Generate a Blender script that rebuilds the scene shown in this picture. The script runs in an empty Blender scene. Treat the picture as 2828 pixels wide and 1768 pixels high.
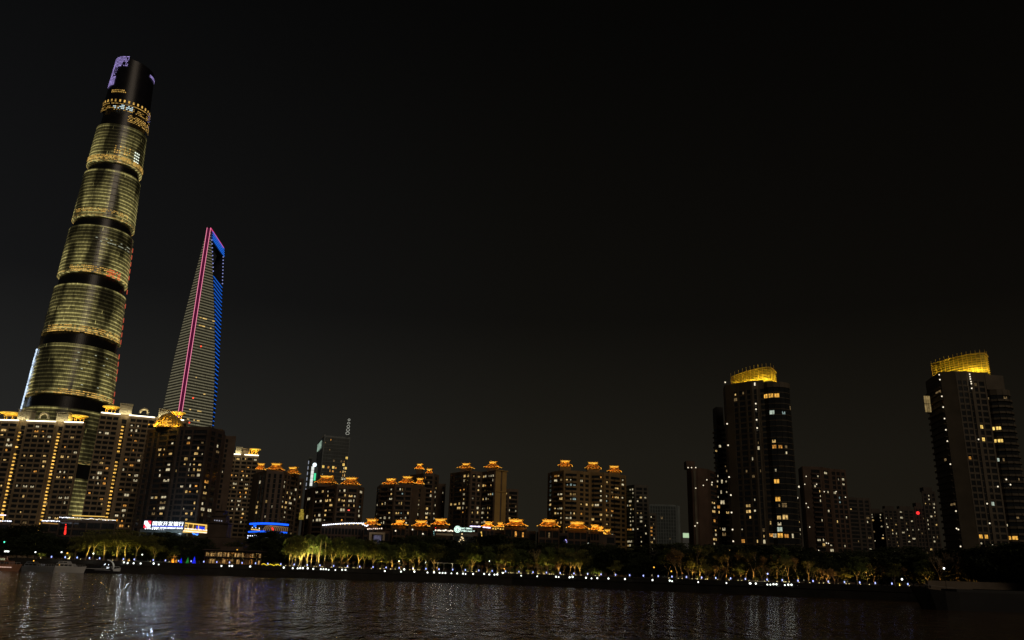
import bpy, math, random
from mathutils import Vector, Matrix
S = bpy.context.scene
COL = S.collection
R = math.radians
rng = random.Random(7)

# ------------------------------------------------------------------ camera
CX, CY, F, CAMZ = 1414.0, 884.0, 2218.0, 5.5
UP = Vector((226, 7080, -F)).normalized()
FY = Vector((0, 0, -1)); FY -= FY.dot(UP) * UP; FY.normalize()
RX = FY.cross(UP)
cam = bpy.data.cameras.new('camera'); cam_o = bpy.data.objects.new('camera', cam); COL.objects.link(cam_o)
cam.sensor_width = 36; cam.lens = 36 * F / 2828; cam.clip_start = 0.5; cam.clip_end = 9000
cam_o.matrix_world = Matrix(((RX.x, RX.y, RX.z, 0), (FY.x, FY.y, FY.z, 0), (UP.x, UP.y, UP.z, CAMZ), (0, 0, 0, 1)))
S.camera = cam_o
CAM = Vector((0, 0, CAMZ))

def ray(px, py):
    r = Vector((px - CX, CY - py, -F)); return Vector((r.dot(RX), r.dot(FY), r.dot(UP)))
def W(px, py, Y):
    d = ray(px, py); return CAM + d * (Y / d.y)
def Wz(px, py, z):
    d = ray(px, py); return CAM + d * ((z - CAMZ) / d.z)
def proj(p):
    v = Vector(p) - CAM
    r = v.x * RX + v.y * FY + v.z * UP
    return CX - r.x / r.z * F, CY + r.y / r.z * F
def Wg(px, Y, z):
    """point at ground distance Y and height z that shows at column px"""
    lo, hi = -3000.0, 3000.0
    for _ in range(40):
        m = (lo + hi) / 2
        if proj((m, Y, z))[0] < px: lo = m
        else: hi = m
    return Vector(((lo + hi) / 2, Y, z))

# ------------------------------------------------------------------ world, sun, exposure
w = bpy.data.worlds.new('World'); S.world = w; w.use_nodes = True
nt = w.node_tree; nt.nodes.clear()
def N(t, nt=nt, **k):
    n = nt.nodes.new(t)
    for a, b in k.items(): setattr(n, a, b)
    return n
out = N('ShaderNodeOutputWorld'); add = N('ShaderNodeAddShader')
sky = N('ShaderNodeTexSky', sky_type='NISHITA', sun_disc=False); sky.sun_elevation = R(-9); sky.sun_rotation = R(180)
bg1 = N('ShaderNodeBackground'); bg1.inputs[1].default_value = 0.05
nt.links.new(sky.outputs[0], bg1.inputs[0])
# night glow of the city: brighter towards the horizon and the downtown side
tc = N('ShaderNodeTexCoord'); sep = N('ShaderNodeSeparateXYZ'); nt.links.new(tc.outputs['Generated'], sep.inputs[0])
rmp = N('ShaderNodeValToRGB'); nt.links.new(sep.outputs[2], rmp.inputs[0])
e = rmp.color_ramp; e.elements[0].position = 0.0; e.elements[0].color = (.0215, .0200, .0160, 1)
e.elements[1].position = 0.62; e.elements[1].color = (.0026, .0027, .0028, 1)
m = e.elements.new(0.14); m.color = (.0175, .0172, .0150, 1)
m = e.elements.new(0.30); m.color = (.0070, .0070, .0068, 1)
rx = N('ShaderNodeValToRGB'); nt.links.new(sep.outputs[0], rx.inputs[0])
mp = N('ShaderNodeMapRange'); nt.links.new(sep.outputs[0], mp.inputs[0])
mp.inputs[1].default_value = -.55; mp.inputs[2].default_value = .6; nt.links.new(mp.outputs[0], rx.inputs[0])
e = rx.color_ramp; e.elements[0].color = (1.0, 1.02, 1.10, 1); e.elements[1].color = (.48, .40, .30, 1)
m = e.elements.new(0.5); m.color = (.68, .62, .51, 1)
mx = N('ShaderNodeMix', data_type='RGBA', blend_type='MULTIPLY'); mx.inputs[0].default_value = 1
nt.links.new(rmp.outputs[0], mx.inputs[6]); nt.links.new(rx.outputs[0], mx.inputs[7])
bg2 = N('ShaderNodeBackground'); bg2.inputs[1].default_value = 1.0
nt.links.new(mx.outputs[2], bg2.inputs[0])
nt.links.new(bg1.outputs[0], add.inputs[0]); nt.links.new(bg2.outputs[0], add.inputs[1]); nt.links.new(add.outputs[0], out.inputs[0])
sun = bpy.data.lights.new('sun', 'SUN'); sun.energy = 0.42; sun.angle = R(25); sun.color = (1, .80, .60)
so = bpy.data.objects.new('sun', sun); COL.objects.link(so); so.rotation_euler = (R(62), 0, R(28))
S.view_settings.view_transform = 'Standard'; S.view_settings.look = 'None'; S.view_settings.gamma = 1; S.view_settings.exposure = 0
S.cycles.use_denoising = True
S.cycles.use_light_tree = True
S.cycles.max_bounces = 4; S.cycles.diffuse_bounces = 2; S.cycles.glossy_bounces = 3; S.cycles.transmission_bounces = 2
S.cycles.sample_clamp_indirect = 3.0
S.cycles.blur_glossy = 0.5

# ------------------------------------------------------------------ materials
MATS = {}
def mat(name, col, rough=.7, metal=0, var=.25, scale=.15, bump=0, spec=.3):
    if name in MATS: return MATS[name]
    m = bpy.data.materials.new(name); m.use_nodes = True; MATS[name] = m
    t = m.node_tree; b = t.nodes['Principled BSDF']
    b.inputs['Roughness'].default_value = rough; b.inputs['Metallic'].default_value = metal
    b.inputs['Specular IOR Level'].default_value = spec
    g = N('ShaderNodeNewGeometry', t); nz = N('ShaderNodeTexNoise', t); nz.inputs['Scale'].default_value = scale; nz.inputs['Detail'].default_value = 5
    t.links.new(g.outputs['Position'], nz.inputs['Vector'])
    r = N('ShaderNodeValToRGB', t); t.links.new(nz.outputs[0], r.inputs[0])
    r.color_ramp.elements[0].position = .3; r.color_ramp.elements[1].position = .7
    r.color_ramp.elements[0].color = tuple(c * (1 - var) for c in col) + (1,)
    r.color_ramp.elements[1].color = tuple(min(1, c * (1 + var)) for c in col) + (1,)
    t.links.new(r.outputs[0], b.inputs['Base Color'])
    if bump:
        bp = N('ShaderNodeBump', t); bp.inputs['Strength'].default_value = bump; bp.inputs['Distance'].default_value = .3
        n2 = N('ShaderNodeTexNoise', t); n2.inputs['Scale'].default_value = 1.5; t.links.new(g.outputs['Position'], n2.inputs['Vector'])
        t.links.new(n2.outputs[0], bp.inputs['Height']); t.links.new(bp.outputs[0], b.inputs['Normal'])
    return m
def emi(name, col, s, var=0, scale=.9, sample=True):
    if name in MATS: return MATS[name]
    m = bpy.data.materials.new(name); m.use_nodes = True; MATS[name] = m
    t = m.node_tree; t.nodes.clear(); o = N('ShaderNodeOutputMaterial', t); em = N('ShaderNodeEmission', t)
    em.inputs[0].default_value = (*col, 1); em.inputs[1].default_value = s; t.links.new(em.outputs[0], o.inputs[0])
    if var:
        g = N('ShaderNodeNewGeometry', t); nz = N('ShaderNodeTexNoise', t); nz.inputs['Scale'].default_value = scale; nz.inputs['Detail'].default_value = 3
        t.links.new(g.outputs['Position'], nz.inputs['Vector'])
        mr = N('ShaderNodeMapRange', t); mr.inputs[1].default_value = .32; mr.inputs[2].default_value = .68
        mr.inputs[3].default_value = s * (1 - var); mr.inputs[4].default_value = s * (1 + var); t.links.new(nz.outputs[0], mr.inputs[0])
        t.links.new(mr.outputs[0], em.inputs[1])
    m.cycles.emission_sampling = 'FRONT_BACK' if sample else 'NONE'
    return m
beige = mat('beige_render', (.24, .18, .11), var=.2)
tan = mat('tan_render', (.26, .17, .07), var=.2)
brown = mat('brown_tile', (.125, .088, .06), var=.25)
dbrown = mat('dark_brown_tile', (.07, .05, .038), var=.3)
rust = mat('reddish_tile', (.085, .053, .036), var=.25)
greyw = mat('grey_render', (.10, .09, .072), var=.25)
dgrey = mat('dark_panel', (.035, .034, .032), var=.3)
slate = mat('slate_cladding', (.15, .175, .175), var=.15, rough=.4)
glass = mat('dark_glass', (.02, .022, .024), rough=.12, spec=.6)
black = mat('black_metal', (.015, .015, .015), rough=.5)
pale = mat('pale_stone', (.42, .38, .28), var=.12)
gold = mat('gold_paint', (.62, .42, .10), rough=.45, var=.15)
tile = mat('orange_glazed_tile', (.50, .23, .05), rough=.5, var=.3, scale=.8)
tilec = mat('yellow_ridge_tile', (.65, .42, .10), rough=.5, var=.2, scale=.8)
bark = mat('bark', (.26, .20, .13), var=.35, scale=2)
leaf = [mat('leaf_green', (.085, .11, .03), var=.5, scale=.7, rough=.6), mat('leaf_olive', (.12, .12, .03), var=.5, scale=.7, rough=.6), mat('leaf_unlit', (.024, .032, .012), var=.5, scale=.7, rough=.6)]  # third leaf colour has the unlit tree line's darkness put in
leafr = mat('leaf_rust', (.16, .10, .035), var=.5, scale=.7)
white = mat('white_gelcoat', (.55, .56, .56), rough=.25, var=.05)
stone = mat('quay_stone', (.018, .017, .015), rough=.8, var=.4, bump=.3)
paving = mat('promenade_paving', (.035, .032, .028), rough=.8, var=.3)
WM = {'y': emi('warm_window', (1, .64, .22), .62, .75, .6), 'w': emi('white_window', (1, .84, .52), .52, .7, .6),
      'o': emi('amber_window', (1, .43, .08), .6, .7, .6), 'c': emi('cool_window', (.62, .85, .82), .4, .5, .6),
      'd': emi('dim_window', (.8, .52, .22), .18, .6, 1.3), 'r': emi('red_window', (1, .12, .08), 1.4),
      'Y': emi('bright_window', (1, .66, .16), .95, .6, .8), 'W': emi('white_hall_window', (.85, 1, .82), .5, .5, .8),
      'O': emi('amber_hall_window', (1, .5, .08), .8, .6, .8), 'g': emi('green_lamp', (.1, 1, .5), 2)}
led = emi('white_led_strip', (1, .90, .68), 3.2); ledc = emi('cool_led', (.86, .88, 1), 3.0); ledy = emi('yellow_led', (1, .60, .12), 1.1)
amber = emi('amber_lamp', (1, .55, .10), 1.1, .6, .3)
blue_e = emi('blue_led', (.008, .10, 1), 1.8)
sky_b = emi('bollard_glow', (.36, .42, 1), 2.2)
dot = emi('facade_dot', (1, .86, .62), 1.2)
flood = emi('floodlight_lens', (.95, 1, .93), 2.4)
bulb = emi('eave_bulb', (1, .50, .06), 1.5)
sign_w = emi('sign_white', (.88, .94, 1), 1.9)
sign_r = emi('sign_red', (1, .03, .06), 1.6)

# ------------------------------------------------------------------ mesh helpers
ORG = {}
class MB:
    def __init__(s): s.v = []; s.f = []; s.uv = None
    def quad(s, a, b, c, d):
        n = len(s.v); s.v += [tuple(a), tuple(b), tuple(c), tuple(d)]; s.f.append((n, n + 1, n + 2, n + 3))
    def hexa(s, p):
        n = len(s.v); s.v += [tuple(q) for q in p]
        for f in ((0, 1, 2, 3), (7, 6, 5, 4), (0, 4, 5, 1), (1, 5, 6, 2), (2, 6, 7, 3), (3, 7, 4, 0)): s.f.append(tuple(n + i for i in f))
    def box(s, x0, x1, y0, y1, z0, z1):
        s.hexa([(x0, y0, z0), (x0, y1, z0), (x1, y1, z0), (x1, y0, z0), (x0, y0, z1), (x0, y1, z1), (x1, y1, z1), (x1, y0, z1)])
    def obox(s, P, u, n, a0, a1, d0, d1, z0, z1):
        g = lambda a, d, z: (P[0] + u[0] * a + n[0] * d, P[1] + u[1] * a + n[1] * d, z)
        s.hexa([g(a0, d0, z0), g(a1, d0, z0), g(a1, d1, z0), g(a0, d1, z0), g(a0, d0, z1), g(a1, d0, z1), g(a1, d1, z1), g(a0, d1, z1)])
    def prism(s, poly, z0, z1):
        n = len(s.v); k = len(poly)
        s.v += [(p[0], p[1], z0) for p in poly] + [(p[0], p[1], z1) for p in poly]
        for i in range(k): j = (i + 1) % k; s.f.append((n + i, n + j, n + k + j, n + k + i))
        s.f.append(tuple(n + k + i for i in range(k))); s.f.append(tuple(n + i for i in reversed(range(k))))
    def tube(s, a, b, r0, r1=None, k=6):
        a = Vector(a); b = Vector(b); r1 = r0 if r1 is None else r1; d = (b - a)
        if d.length < 1e-6: return
        d.normalize(); x = d.orthogonal().normalized(); y = d.cross(x); n = len(s.v)
        for p, r in ((a, r0), (b, r1)):
            for i in range(k):
                t = 2 * math.pi * i / k; s.v.append(tuple(p + (x * math.cos(t) + y * math.sin(t)) * r))
        for i in range(k): j = (i + 1) % k; s.f.append((n + i, n + j, n + k + j, n + k + i))
        s.f.append(tuple(n + i for i in reversed(range(k)))); s.f.append(tuple(n + k + i for i in range(k)))
    def lathe(s, c, prof, k=16, a0=0, a1=2 * math.pi, sx=1, sy=1):
        n = len(s.v); full = abs(a1 - a0 - 2 * math.pi) < 1e-6; kk = k if full else k + 1
        for r, z in prof:
            for i in range(kk):
                t = a0 + (a1 - a0) * i / k; s.v.append((c[0] + r * math.cos(t) * sx, c[1] + r * math.sin(t) * sy, c[2] + z))
        for a in range(len(prof) - 1):
            for i in range(k):
                j = (i + 1) % kk; s.f.append((n + a * kk + i, n + a * kk + j, n + (a + 1) * kk + j, n + (a + 1) * kk + i))
    def ball(s, c, r, k=6, h=4):
        s.lathe(c, [(max(1e-4, r * math.sin(math.pi * i / h)), -r * math.cos(math.pi * i / h)) for i in range(h + 1)], k)
    def build(s, name, m, parent=None, smooth=False):
        off = ORG.get(parent.name, Vector((0, 0, 0))) if parent else Vector((0, 0, 0))
        me = bpy.data.meshes.new(name); me.from_pydata([(x - off.x, y - off.y, z - off.z) for x, y, z in s.v], [], s.f)
        if m: me.materials.append(m)
        if smooth: me.polygons.foreach_set('use_smooth', [True] * len(me.polygons))
        me.update(); o = bpy.data.objects.new(name, me); COL.objects.link(o)
        if parent: o.parent = parent; ORG[o.name] = off
        return o
def each(mb, name, m, parent, smooth=False):
    """link every separate piece of the collected mesh as an object of its own"""
    par = list(range(len(mb.v)))
    def fd(i):
        while par[i] != i: par[i] = par[par[i]]; i = par[i]
        return i
    for f in mb.f:
        for i in f[1:]: par[fd(i)] = fd(f[0])
    gr = {}
    for f in mb.f: gr.setdefault(fd(f[0]), []).append(f)
    r = []
    for fs in gr.values():
        q = MB(); mp = {}
        for f in fs:
            for i in f:
                if i not in mp: mp[i] = len(q.v); q.v.append(mb.v[i])
            q.f.append(tuple(mp[i] for i in f))
        r.append(q.build(name, m, parent, smooth))
    return r
def tag(o, label=None, cat=None, group=None, kind=None):
    if label: o['label'] = label
    if cat: o['category'] = cat
    if group: o['group'] = group
    if kind: o['kind'] = kind
    return o
def thing(name, loc, label, cat, group=None):
    o = bpy.data.objects.new(name, None); COL.objects.link(o); o.location = loc; o.empty_display_size = 1
    ORG[o.name] = Vector(loc); return tag(o, label, cat, group)
def copy_thing(src, loc, scale=1, rz=0, label=None, group=None):
    r = src.copy(); COL.objects.link(r); r.location = loc; r.rotation_euler = (0, 0, rz); r.scale = (scale,) * 3 if not isinstance(scale, tuple) else scale
    if label: r['label'] = label
    if group: r['group'] = group
    ORG[r.name] = Vector(loc)
    for ch in list(src.children):
        c = ch.copy(); COL.objects.link(c); c.parent = r
        for g in list(ch.children): d = g.copy(); COL.objects.link(d); d.parent = c
    return r
def lamp(parent, p, power, col=(1, .6, .2), r=.25, typ='POINT', name='light', aim=None, angle=130):
    if aim is not None: typ = 'SPOT'
    l = bpy.data.lights.new(name, typ); l.energy = power; l.color = col; l.shadow_soft_size = r
    o = bpy.data.objects.new(name, l); COL.objects.link(o)
    off = ORG.get(parent.name, Vector((0, 0, 0))) if parent else Vector((0, 0, 0))
    if parent: o.parent = parent
    o.location = Vector(p) - off
    if typ == 'SPOT': l.spot_size = R(angle); l.spot_blend = .6
    if aim is not None: o.rotation_euler = (Vector(aim) - Vector(p)).to_track_quat('-Z', 'Y').to_euler()
    return o
def text_mesh(body, size, ext=.05, bold=0.0):
    c = bpy.data.curves.new('lettering', 'FONT'); c.body = body; c.size = size; c.extrude = ext; c.offset = bold
    c.align_x = 'LEFT'; c.resolution_u = 3
    o = bpy.data.objects.new('lettering', c); COL.objects.link(o)
    dg = bpy.context.evaluated_depsgraph_get(); dg.update()
    me = bpy.data.meshes.new_from_object(o.evaluated_get(dg)); bpy.data.objects.remove(o); return me
def put_text(name, body, P, u, wid, hgt, m, parent, ext=.05, bold=0.0):
    """lettering standing in a vertical plane, lower left corner P, along u, fitted to wid x hgt"""
    me = text_mesh(body, 1, ext, bold)
    xs = [v.co.x for v in me.vertices]; ys = [v.co.y for v in me.vertices]
    x0, x1, y0, y1 = min(xs), max(xs), min(ys), max(ys); off = ORG[parent.name]; nx = (u[1], -u[0])
    for v in me.vertices:
        a = (v.co.x - x0) / (x1 - x0) * wid; b = (v.co.y - y0) / (y1 - y0) * hgt; c = v.co.z
        v.co = (P[0] + u[0] * a + nx[0] * c - off.x, P[1] + u[1] * a + nx[1] * c - off.y, P[2] + b - off.z)
    me.materials.clear(); me.materials.append(m)
    o = bpy.data.objects.new(name, me); COL.objects.link(o); o.parent = parent; ORG[o.name] = off; return o

# unit lit panes shared by all lit windows
def unit(rects):
    b = MB()
    for x0, x1, z0, z1 in rects: b.quad((x0, 0, z0), (x1, 0, z0), (x1, 0, z1), (x0, 0, z1))
    return b
SH = [[(-.46, -.04, 0, .9), (.05, .46, 0, .9)], [(-.3, .3, .1, .9)], [(-.46, -.2, 0, .9), (-.13, .14, 0, .5), (.2, .46, 0, .9)],
      [(-.42, .42, .68, .85), (-.42, -.04, 0, .58), (.05, .42, 0, .58)], [(-.42, -.1, 0, .95)], [(.12, .42, .1, .85)], [(-.2, .15, .05, .75)], [(-.4, .1, .3, .8)], [(-.1, .25, 0, .9)]]
PANE = {}
for k, m_ in WM.items():
    for i, s_ in enumerate(SH):
        b = unit(s_); me = bpy.data.meshes.new('lit_pane'); me.from_pydata(b.v, [], b.f); me.materials.append(m_); PANE[k, i] = me

class Bld:
    def __init__(s, name, label, wall_m, base, cat='building', group=None, glass_m=None):
        s.e = thing(name, base, label, cat, group); s.w = MB(); s.g = MB(); s.m = wall_m; s.cells = []; s.used = set(); s.nl = 0; s.gm = glass_m or glass
    def wall(s, P0, P1, z0, z1, pat, fh=3.1, sp=.95, d=.35, bal=1.2, head=2.0, glow=None):
        P0 = Vector(P0[:2]); P1 = Vector(P1[:2]); L = (P1 - P0).length; u = (P1 - P0) / L; n = Vector((u.y, -u.x))
        wid = {'s': .8, 'w': 1.6, 'b': 3.0, 'k': 1.5, 'S': 3.5, 'W': 2.6, 'n': .45, 'g': 2.4, 'e': .3}
        tot = sum(wid[c] for c in pat); k = L / tot; a = 0; nf = max(1, int((z1 - z0 - head) / fh + .5)); fh = (z1 - z0 - head) / nf
        for c in pat:
            wd = wid[c] * k
            if c in 'sSne': s.w.obox(P0, u, n, a, a + wd, 0, d if c != 'e' else d * .5, z0, z1)
            else:
                for f in range(nf):
                    zb = z0 + f * fh
                    if c in 'wW':
                        s.w.obox(P0, u, n, a, a + wd, 0, d * .7, zb, zb + sp)
                    elif c == 'b':
                        s.w.obox(P0, u, n, a, a + wd, 0, bal, zb - .1, zb + .12); s.w.obox(P0, u, n, a, a + wd, bal - .12, bal, zb + .12, zb + sp)
                        s.w.obox(P0, u, n, a, a + .12, 0.02, bal - .12, zb + .12, zb + sp)
                    elif c == 'g': s.w.obox(P0, u, n, a, a + wd, 0, d * .4, zb, zb + .35)
                    elif c == 'k': s.w.obox(P0, u, n, a, a + wd, -.4, -.1, zb, zb + .6)
                    lo = zb + (sp if c in 'wWb' else .4); hi = zb + fh - .12
                    g = lambda x, dd, z: (P0.x + u.x * x + n.x * dd, P0.y + u.y * x + n.y * dd, z)
                    s.g.quad(g(a + .08, .03, lo), g(a + wd - .08, .03, lo), g(a + wd - .08, .03, hi), g(a + .08, .03, hi))
                    cc = Vector(g(a + wd / 2, .09, lo)); pp = proj(cc + Vector((0, 0, (hi - lo) / 2)))
                    s.cells.append((pp[0], pp[1], cc, math.atan2(u.y, u.x), wd - .2, hi - lo, c))
                s.w.obox(P0, u, n, a, a + wd, 0, d * .7, z1 - head, z1)
            a += wd
        return P0, u, n, L
    def core(s, poly, z0, z1, roof=True):
        s.w.prism([tuple(p[:2]) for p in poly], z0, z1)
    def pane(s, i, col, sh=None, grow=1.0):
        if i in s.used: return
        s.used.add(i); _, _, c, a, wd, h, t = s.cells[i]
        o = bpy.data.objects.new('window', PANE[col, rng.randrange(len(SH)) if sh is None else sh]); COL.objects.link(o); o.parent = s.e
        o.location = c - ORG[s.e.name]; o.rotation_euler = (0, 0, a); k_ = (.92 if col in 'YWO' else rng.uniform(.6, .95)); o.scale = (wd * k_, 1, h * k_)
        s.nl += 1
    def lit(s, pts, ox=0, oy=0, sc=1.0, maxd=14):
        """pts: 'x,y,c ...' photographed lit windows"""
        for t in pts.split():
            x, y, c = t.split(','); x = ox + float(x) / sc; y = oy + float(y) / sc
            best = None
            for i, q in enumerate(s.cells):
                if i in s.used: continue
                dd = (q[0] - x) ** 2 + (q[1] - y) ** 2
                if best is None or dd < best[0]: best = (dd, i)
            if best and best[0] < maxd ** 2: s.pane(best[1], c, 0 if c in 'YWO' else None)
    def rnd(s, n, mix='yyywwod', types='wWbgk'):
        ids = [i for i, q in enumerate(s.cells) if q[6] in types and i not in s.used]; rng.shuffle(ids)
        for i in ids[:min(n, 98 - s.nl)]: s.pane(i, rng.choice(mix))
    def done(s):
        s.w.build('wall', s.m, s.e)
        if s.g.v: tag(s.g.build('window', s.gm, s.e), 'dark unlit windows', kind='stuff')
        return s.e

# ------------------------------------------------------------------ river, quay, ground
GZ = 4.6
bank_px = [(-300, 1566), (0, 1575), (500, 1586.5), (1000, 1601.5), (1414, 1615), (1850, 1633), (2350, 1654), (2556, 1663), (3100, 1690)]
bank = [Wz(x, y, 0) for x, y in bank_px]
bank = [Vector((-1400, bank[0].y + 30, 0))] + bank + [Vector((900, bank[-1].y - 20, 0))]
def bankY(x):
    for a, b in zip(bank, bank[1:]):
        if a.x <= x <= b.x: return a.y + (b.y - a.y) * (x - a.x) / (b.x - a.x)
    return bank[0].y if x < bank[0].x else bank[-1].y
def strip(o0, z0, o1, z1, b=None):
    b = b or MB()
    for p, q in zip(bank, bank[1:]):
        b.quad((p.x, p.y + o0, z0), (q.x, q.y + o0, z0), (q.x, q.y + o1, z1), (p.x, p.y + o1, z1))
    return b
wt = MB(); wt.quad((-2500, -300, 0), (2500, -300, 0), (2500, 700, 0), (-2500, 700, 0))
wmat = bpy.data.materials.new('river_water'); wmat.use_nodes = True; t = wmat.node_tree; b = t.nodes['Principled BSDF']
b.inputs['Base Color'].default_value = (.075, .043, .018, 1); b.inputs['Roughness'].default_value = .07; b.inputs['IOR'].default_value = 1.33; b.inputs['Specular IOR Level'].default_value = .20
g = N('ShaderNodeNewGeometry', t); mpg = N('ShaderNodeMapping', t); t.links.new(g.outputs['Position'], mpg.inputs[0]); mpg.inputs['Scale'].default_value = (.75, .24, 1)
n1 = N('ShaderNodeTexNoise', t); n1.inputs['Scale'].default_value = 1.0; n1.inputs['Detail'].default_value = 4; n1.inputs['Roughness'].default_value = .55; n1.inputs['Distortion'].default_value = .5
t.links.new(mpg.outputs[0], n1.inputs['Vector'])
n2 = N('ShaderNodeTexNoise', t); n2.inputs['Scale'].default_value = .30; n2.inputs['Detail'].default_value = 2; t.links.new(mpg.outputs[0], n2.inputs['Vector'])
ma = N('ShaderNodeMath', t, operation='MULTIPLY_ADD'); t.links.new(n2.outputs[0], ma.inputs[0]); ma.inputs[1].default_value = 1.2; t.links.new(n1.outputs[0], ma.inputs[2])
bp = N('ShaderNodeBump', t); bp.inputs['Strength'].default_value = 1.0; bp.inputs['Distance'].default_value = .80; t.links.new(ma.outputs[0], bp.inputs['Height']); t.links.new(bp.outputs[0], b.inputs['Normal'])
tag(wt.build('river_water', wmat), kind='structure')
q = strip(0, -1, 0, 3.0); strip(0, 3.0, 8, 3.0, q); strip(8, 3.0, 8, GZ + .1, q); strip(8, GZ + .1, 8.6, GZ + .1, q)
tag(q.build('quay', stone), kind='structure')
gr = MB()
for p, qq in zip(bank, bank[1:]): gr.quad((p.x, p.y + 8.6, GZ), (qq.x, qq.y + 8.6, GZ), (qq.x, 2600, GZ), (p.x, 2600, GZ))
tag(gr.build('ground', paving), kind='structure')
# coping kerb along the lower landing
kb = MB()
for p, qq in zip(bank, bank[1:]):
    kb.hexa([(p.x, p.y - .3, 2.9), (p.x, p.y + .4, 2.9), (qq.x, qq.y + .4, 2.9), (qq.x, qq.y - .3, 2.9), (p.x, p.y - .3, 3.2), (p.x, p.y + .4, 3.2), (qq.x, qq.y + .4, 3.2), (qq.x, qq.y - .3, 3.2)])
tag(kb.build('kerb', stone), kind='structure')

# ------------------------------------------------------------------ supertall twisted tower
def lines_mat(name, col, s, pitch, duty, lowglow=.25, patch=0, mull=0, spots=0, uvzone=False, amberfoot=False):
    m = bpy.data.materials.new(name); m.use_nodes = True; t = m.node_tree; b = t.nodes['Principled BSDF']
    b.inputs['Base Color'].default_value = (.02, .02, .018, 1); b.inputs['Roughness'].default_value = .25
    def M(op, a, c=None, d=None):
        n = N('ShaderNodeMath', t, operation=op)
        for i, x in enumerate((a, c, d)):
            if x is None: continue
            if isinstance(x, (int, float)): n.inputs[i].default_value = x
            else: t.links.new(x, n.inputs[i])
        return n.outputs[0]
    uv = N('ShaderNodeUVMap', t, uv_map='fac'); sp = N('ShaderNodeSeparateXYZ', t); t.links.new(uv.outputs[0], sp.inputs[0])
    u, v = sp.outputs[0], sp.outputs[1]
    fr = M('FRACT', M('DIVIDE', v, pitch)); ln = M('LESS_THAN', fr, duty)
    br = M('MULTIPLY_ADD', ln, 1 - lowglow, lowglow)
    flo = M('FLOOR', M('DIVIDE', v, pitch))
    def noise(x, y, sc=1.0, det=2):
        cb = N('ShaderNodeCombineXYZ', t); 
        for i, q in enumerate((x, y)):
            if isinstance(q, (int, float)): cb.inputs[i].default_value = q
            else: t.links.new(q, cb.inputs[i])
        n = N('ShaderNodeTexNoise', t); n.inputs['Scale'].default_value = sc; n.inputs['Detail'].default_value = det; t.links.new(cb.outputs[0], n.inputs['Vector']); return n.outputs[0]
    def mr(x, a, b_, c, d):
        n = N('ShaderNodeMapRange', t); t.links.new(x, n.inputs[0])
        for i, q in enumerate((a, b_, c, d)): n.inputs[i + 1].default_value = q
        return n.outputs[0]
    if mull: br = M('MULTIPLY', br, mr(M('LESS_THAN', M('FRACT', M('MULTIPLY', u, mull)), .22), 0, 1, 1, .62))
    if patch: br = M('MULTIPLY', br, mr(noise(M('MULTIPLY', u, patch), M('MULTIPLY', v, .013)), .42, .56, .10, 1.0))
    br = M('MULTIPLY', br, mr(noise(M('MULTIPLY', u, 70), flo, 1.3, 1), .3, .7, .55, 1.35))
    colr = None
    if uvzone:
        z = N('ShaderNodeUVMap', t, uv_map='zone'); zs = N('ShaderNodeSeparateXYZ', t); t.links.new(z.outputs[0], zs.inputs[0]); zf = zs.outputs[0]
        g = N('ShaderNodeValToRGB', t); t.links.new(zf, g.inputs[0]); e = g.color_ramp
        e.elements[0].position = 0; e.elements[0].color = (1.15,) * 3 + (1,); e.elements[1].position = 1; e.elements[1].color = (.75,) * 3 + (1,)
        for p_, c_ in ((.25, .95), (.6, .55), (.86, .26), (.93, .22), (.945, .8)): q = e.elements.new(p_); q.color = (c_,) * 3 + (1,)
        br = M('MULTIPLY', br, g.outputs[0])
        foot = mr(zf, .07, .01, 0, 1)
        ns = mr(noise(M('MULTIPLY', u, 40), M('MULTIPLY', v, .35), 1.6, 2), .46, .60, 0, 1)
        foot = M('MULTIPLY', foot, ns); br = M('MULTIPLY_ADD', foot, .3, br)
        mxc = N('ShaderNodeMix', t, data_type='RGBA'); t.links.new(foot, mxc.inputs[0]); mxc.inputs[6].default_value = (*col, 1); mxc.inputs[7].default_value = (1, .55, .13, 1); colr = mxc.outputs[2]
    if spots:
        s_ = mr(noise(M('MULTIPLY', u, 160), M('MULTIPLY', flo, 1.7), 1.0, 1), .74, .78, 0, spots); br = M('ADD', br, s_)
    br = M('MULTIPLY', br, s)
    if colr: t.links.new(colr, b.inputs['Emission Color'])
    else: b.inputs['Emission Color'].default_value = (*col, 1)
    t.links.new(br, b.inputs['Emission Strength']); m.cycles.emission_sampling = 'NONE'
    return m

def loft(name, secs, m, parent, closed=True, cap=False):
    """secs: list of (list of (x,y,z), v, zonefrac); writes the uv layers the line shader reads"""
    k = len(secs[0][0]); vs = []; fs = []; off = ORG[parent.name]
    for pts, _, _ in secs: vs += [(p[0] - off.x, p[1] - off.y, p[2] - off.z) for p in pts]
    kk = k if closed else k - 1
    for a in range(len(secs) - 1):
        for i in range(kk): j = (i + 1) % k; fs.append((a * k + i, a * k + j, (a + 1) * k + j, (a + 1) * k + i))
    nq = len(fs)
    if cap: fs.append(tuple((len(secs) - 1) * k + i for i in range(k)))
    me = bpy.data.meshes.new(name); me.from_pydata(vs, [], fs); me.materials.append(m)
    l1 = me.uv_layers.new(name='fac'); l2 = me.uv_layers.new(name='zone'); li = 0
    for a in range(len(secs) - 1):
        for i in range(kk):
            for (r_, c_) in ((a, i), (a, i + 1), (a + 1, i + 1), (a + 1, i)):
                l1.data[li].uv = (c_ / k, secs[r_][1]); l2.data[li].uv = (secs[r_][2], 0); li += 1
    me.update(); o = bpy.data.objects.new(name, me); COL.objects.link(o); o.parent = parent; ORG[o.name] = off; return o

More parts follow.
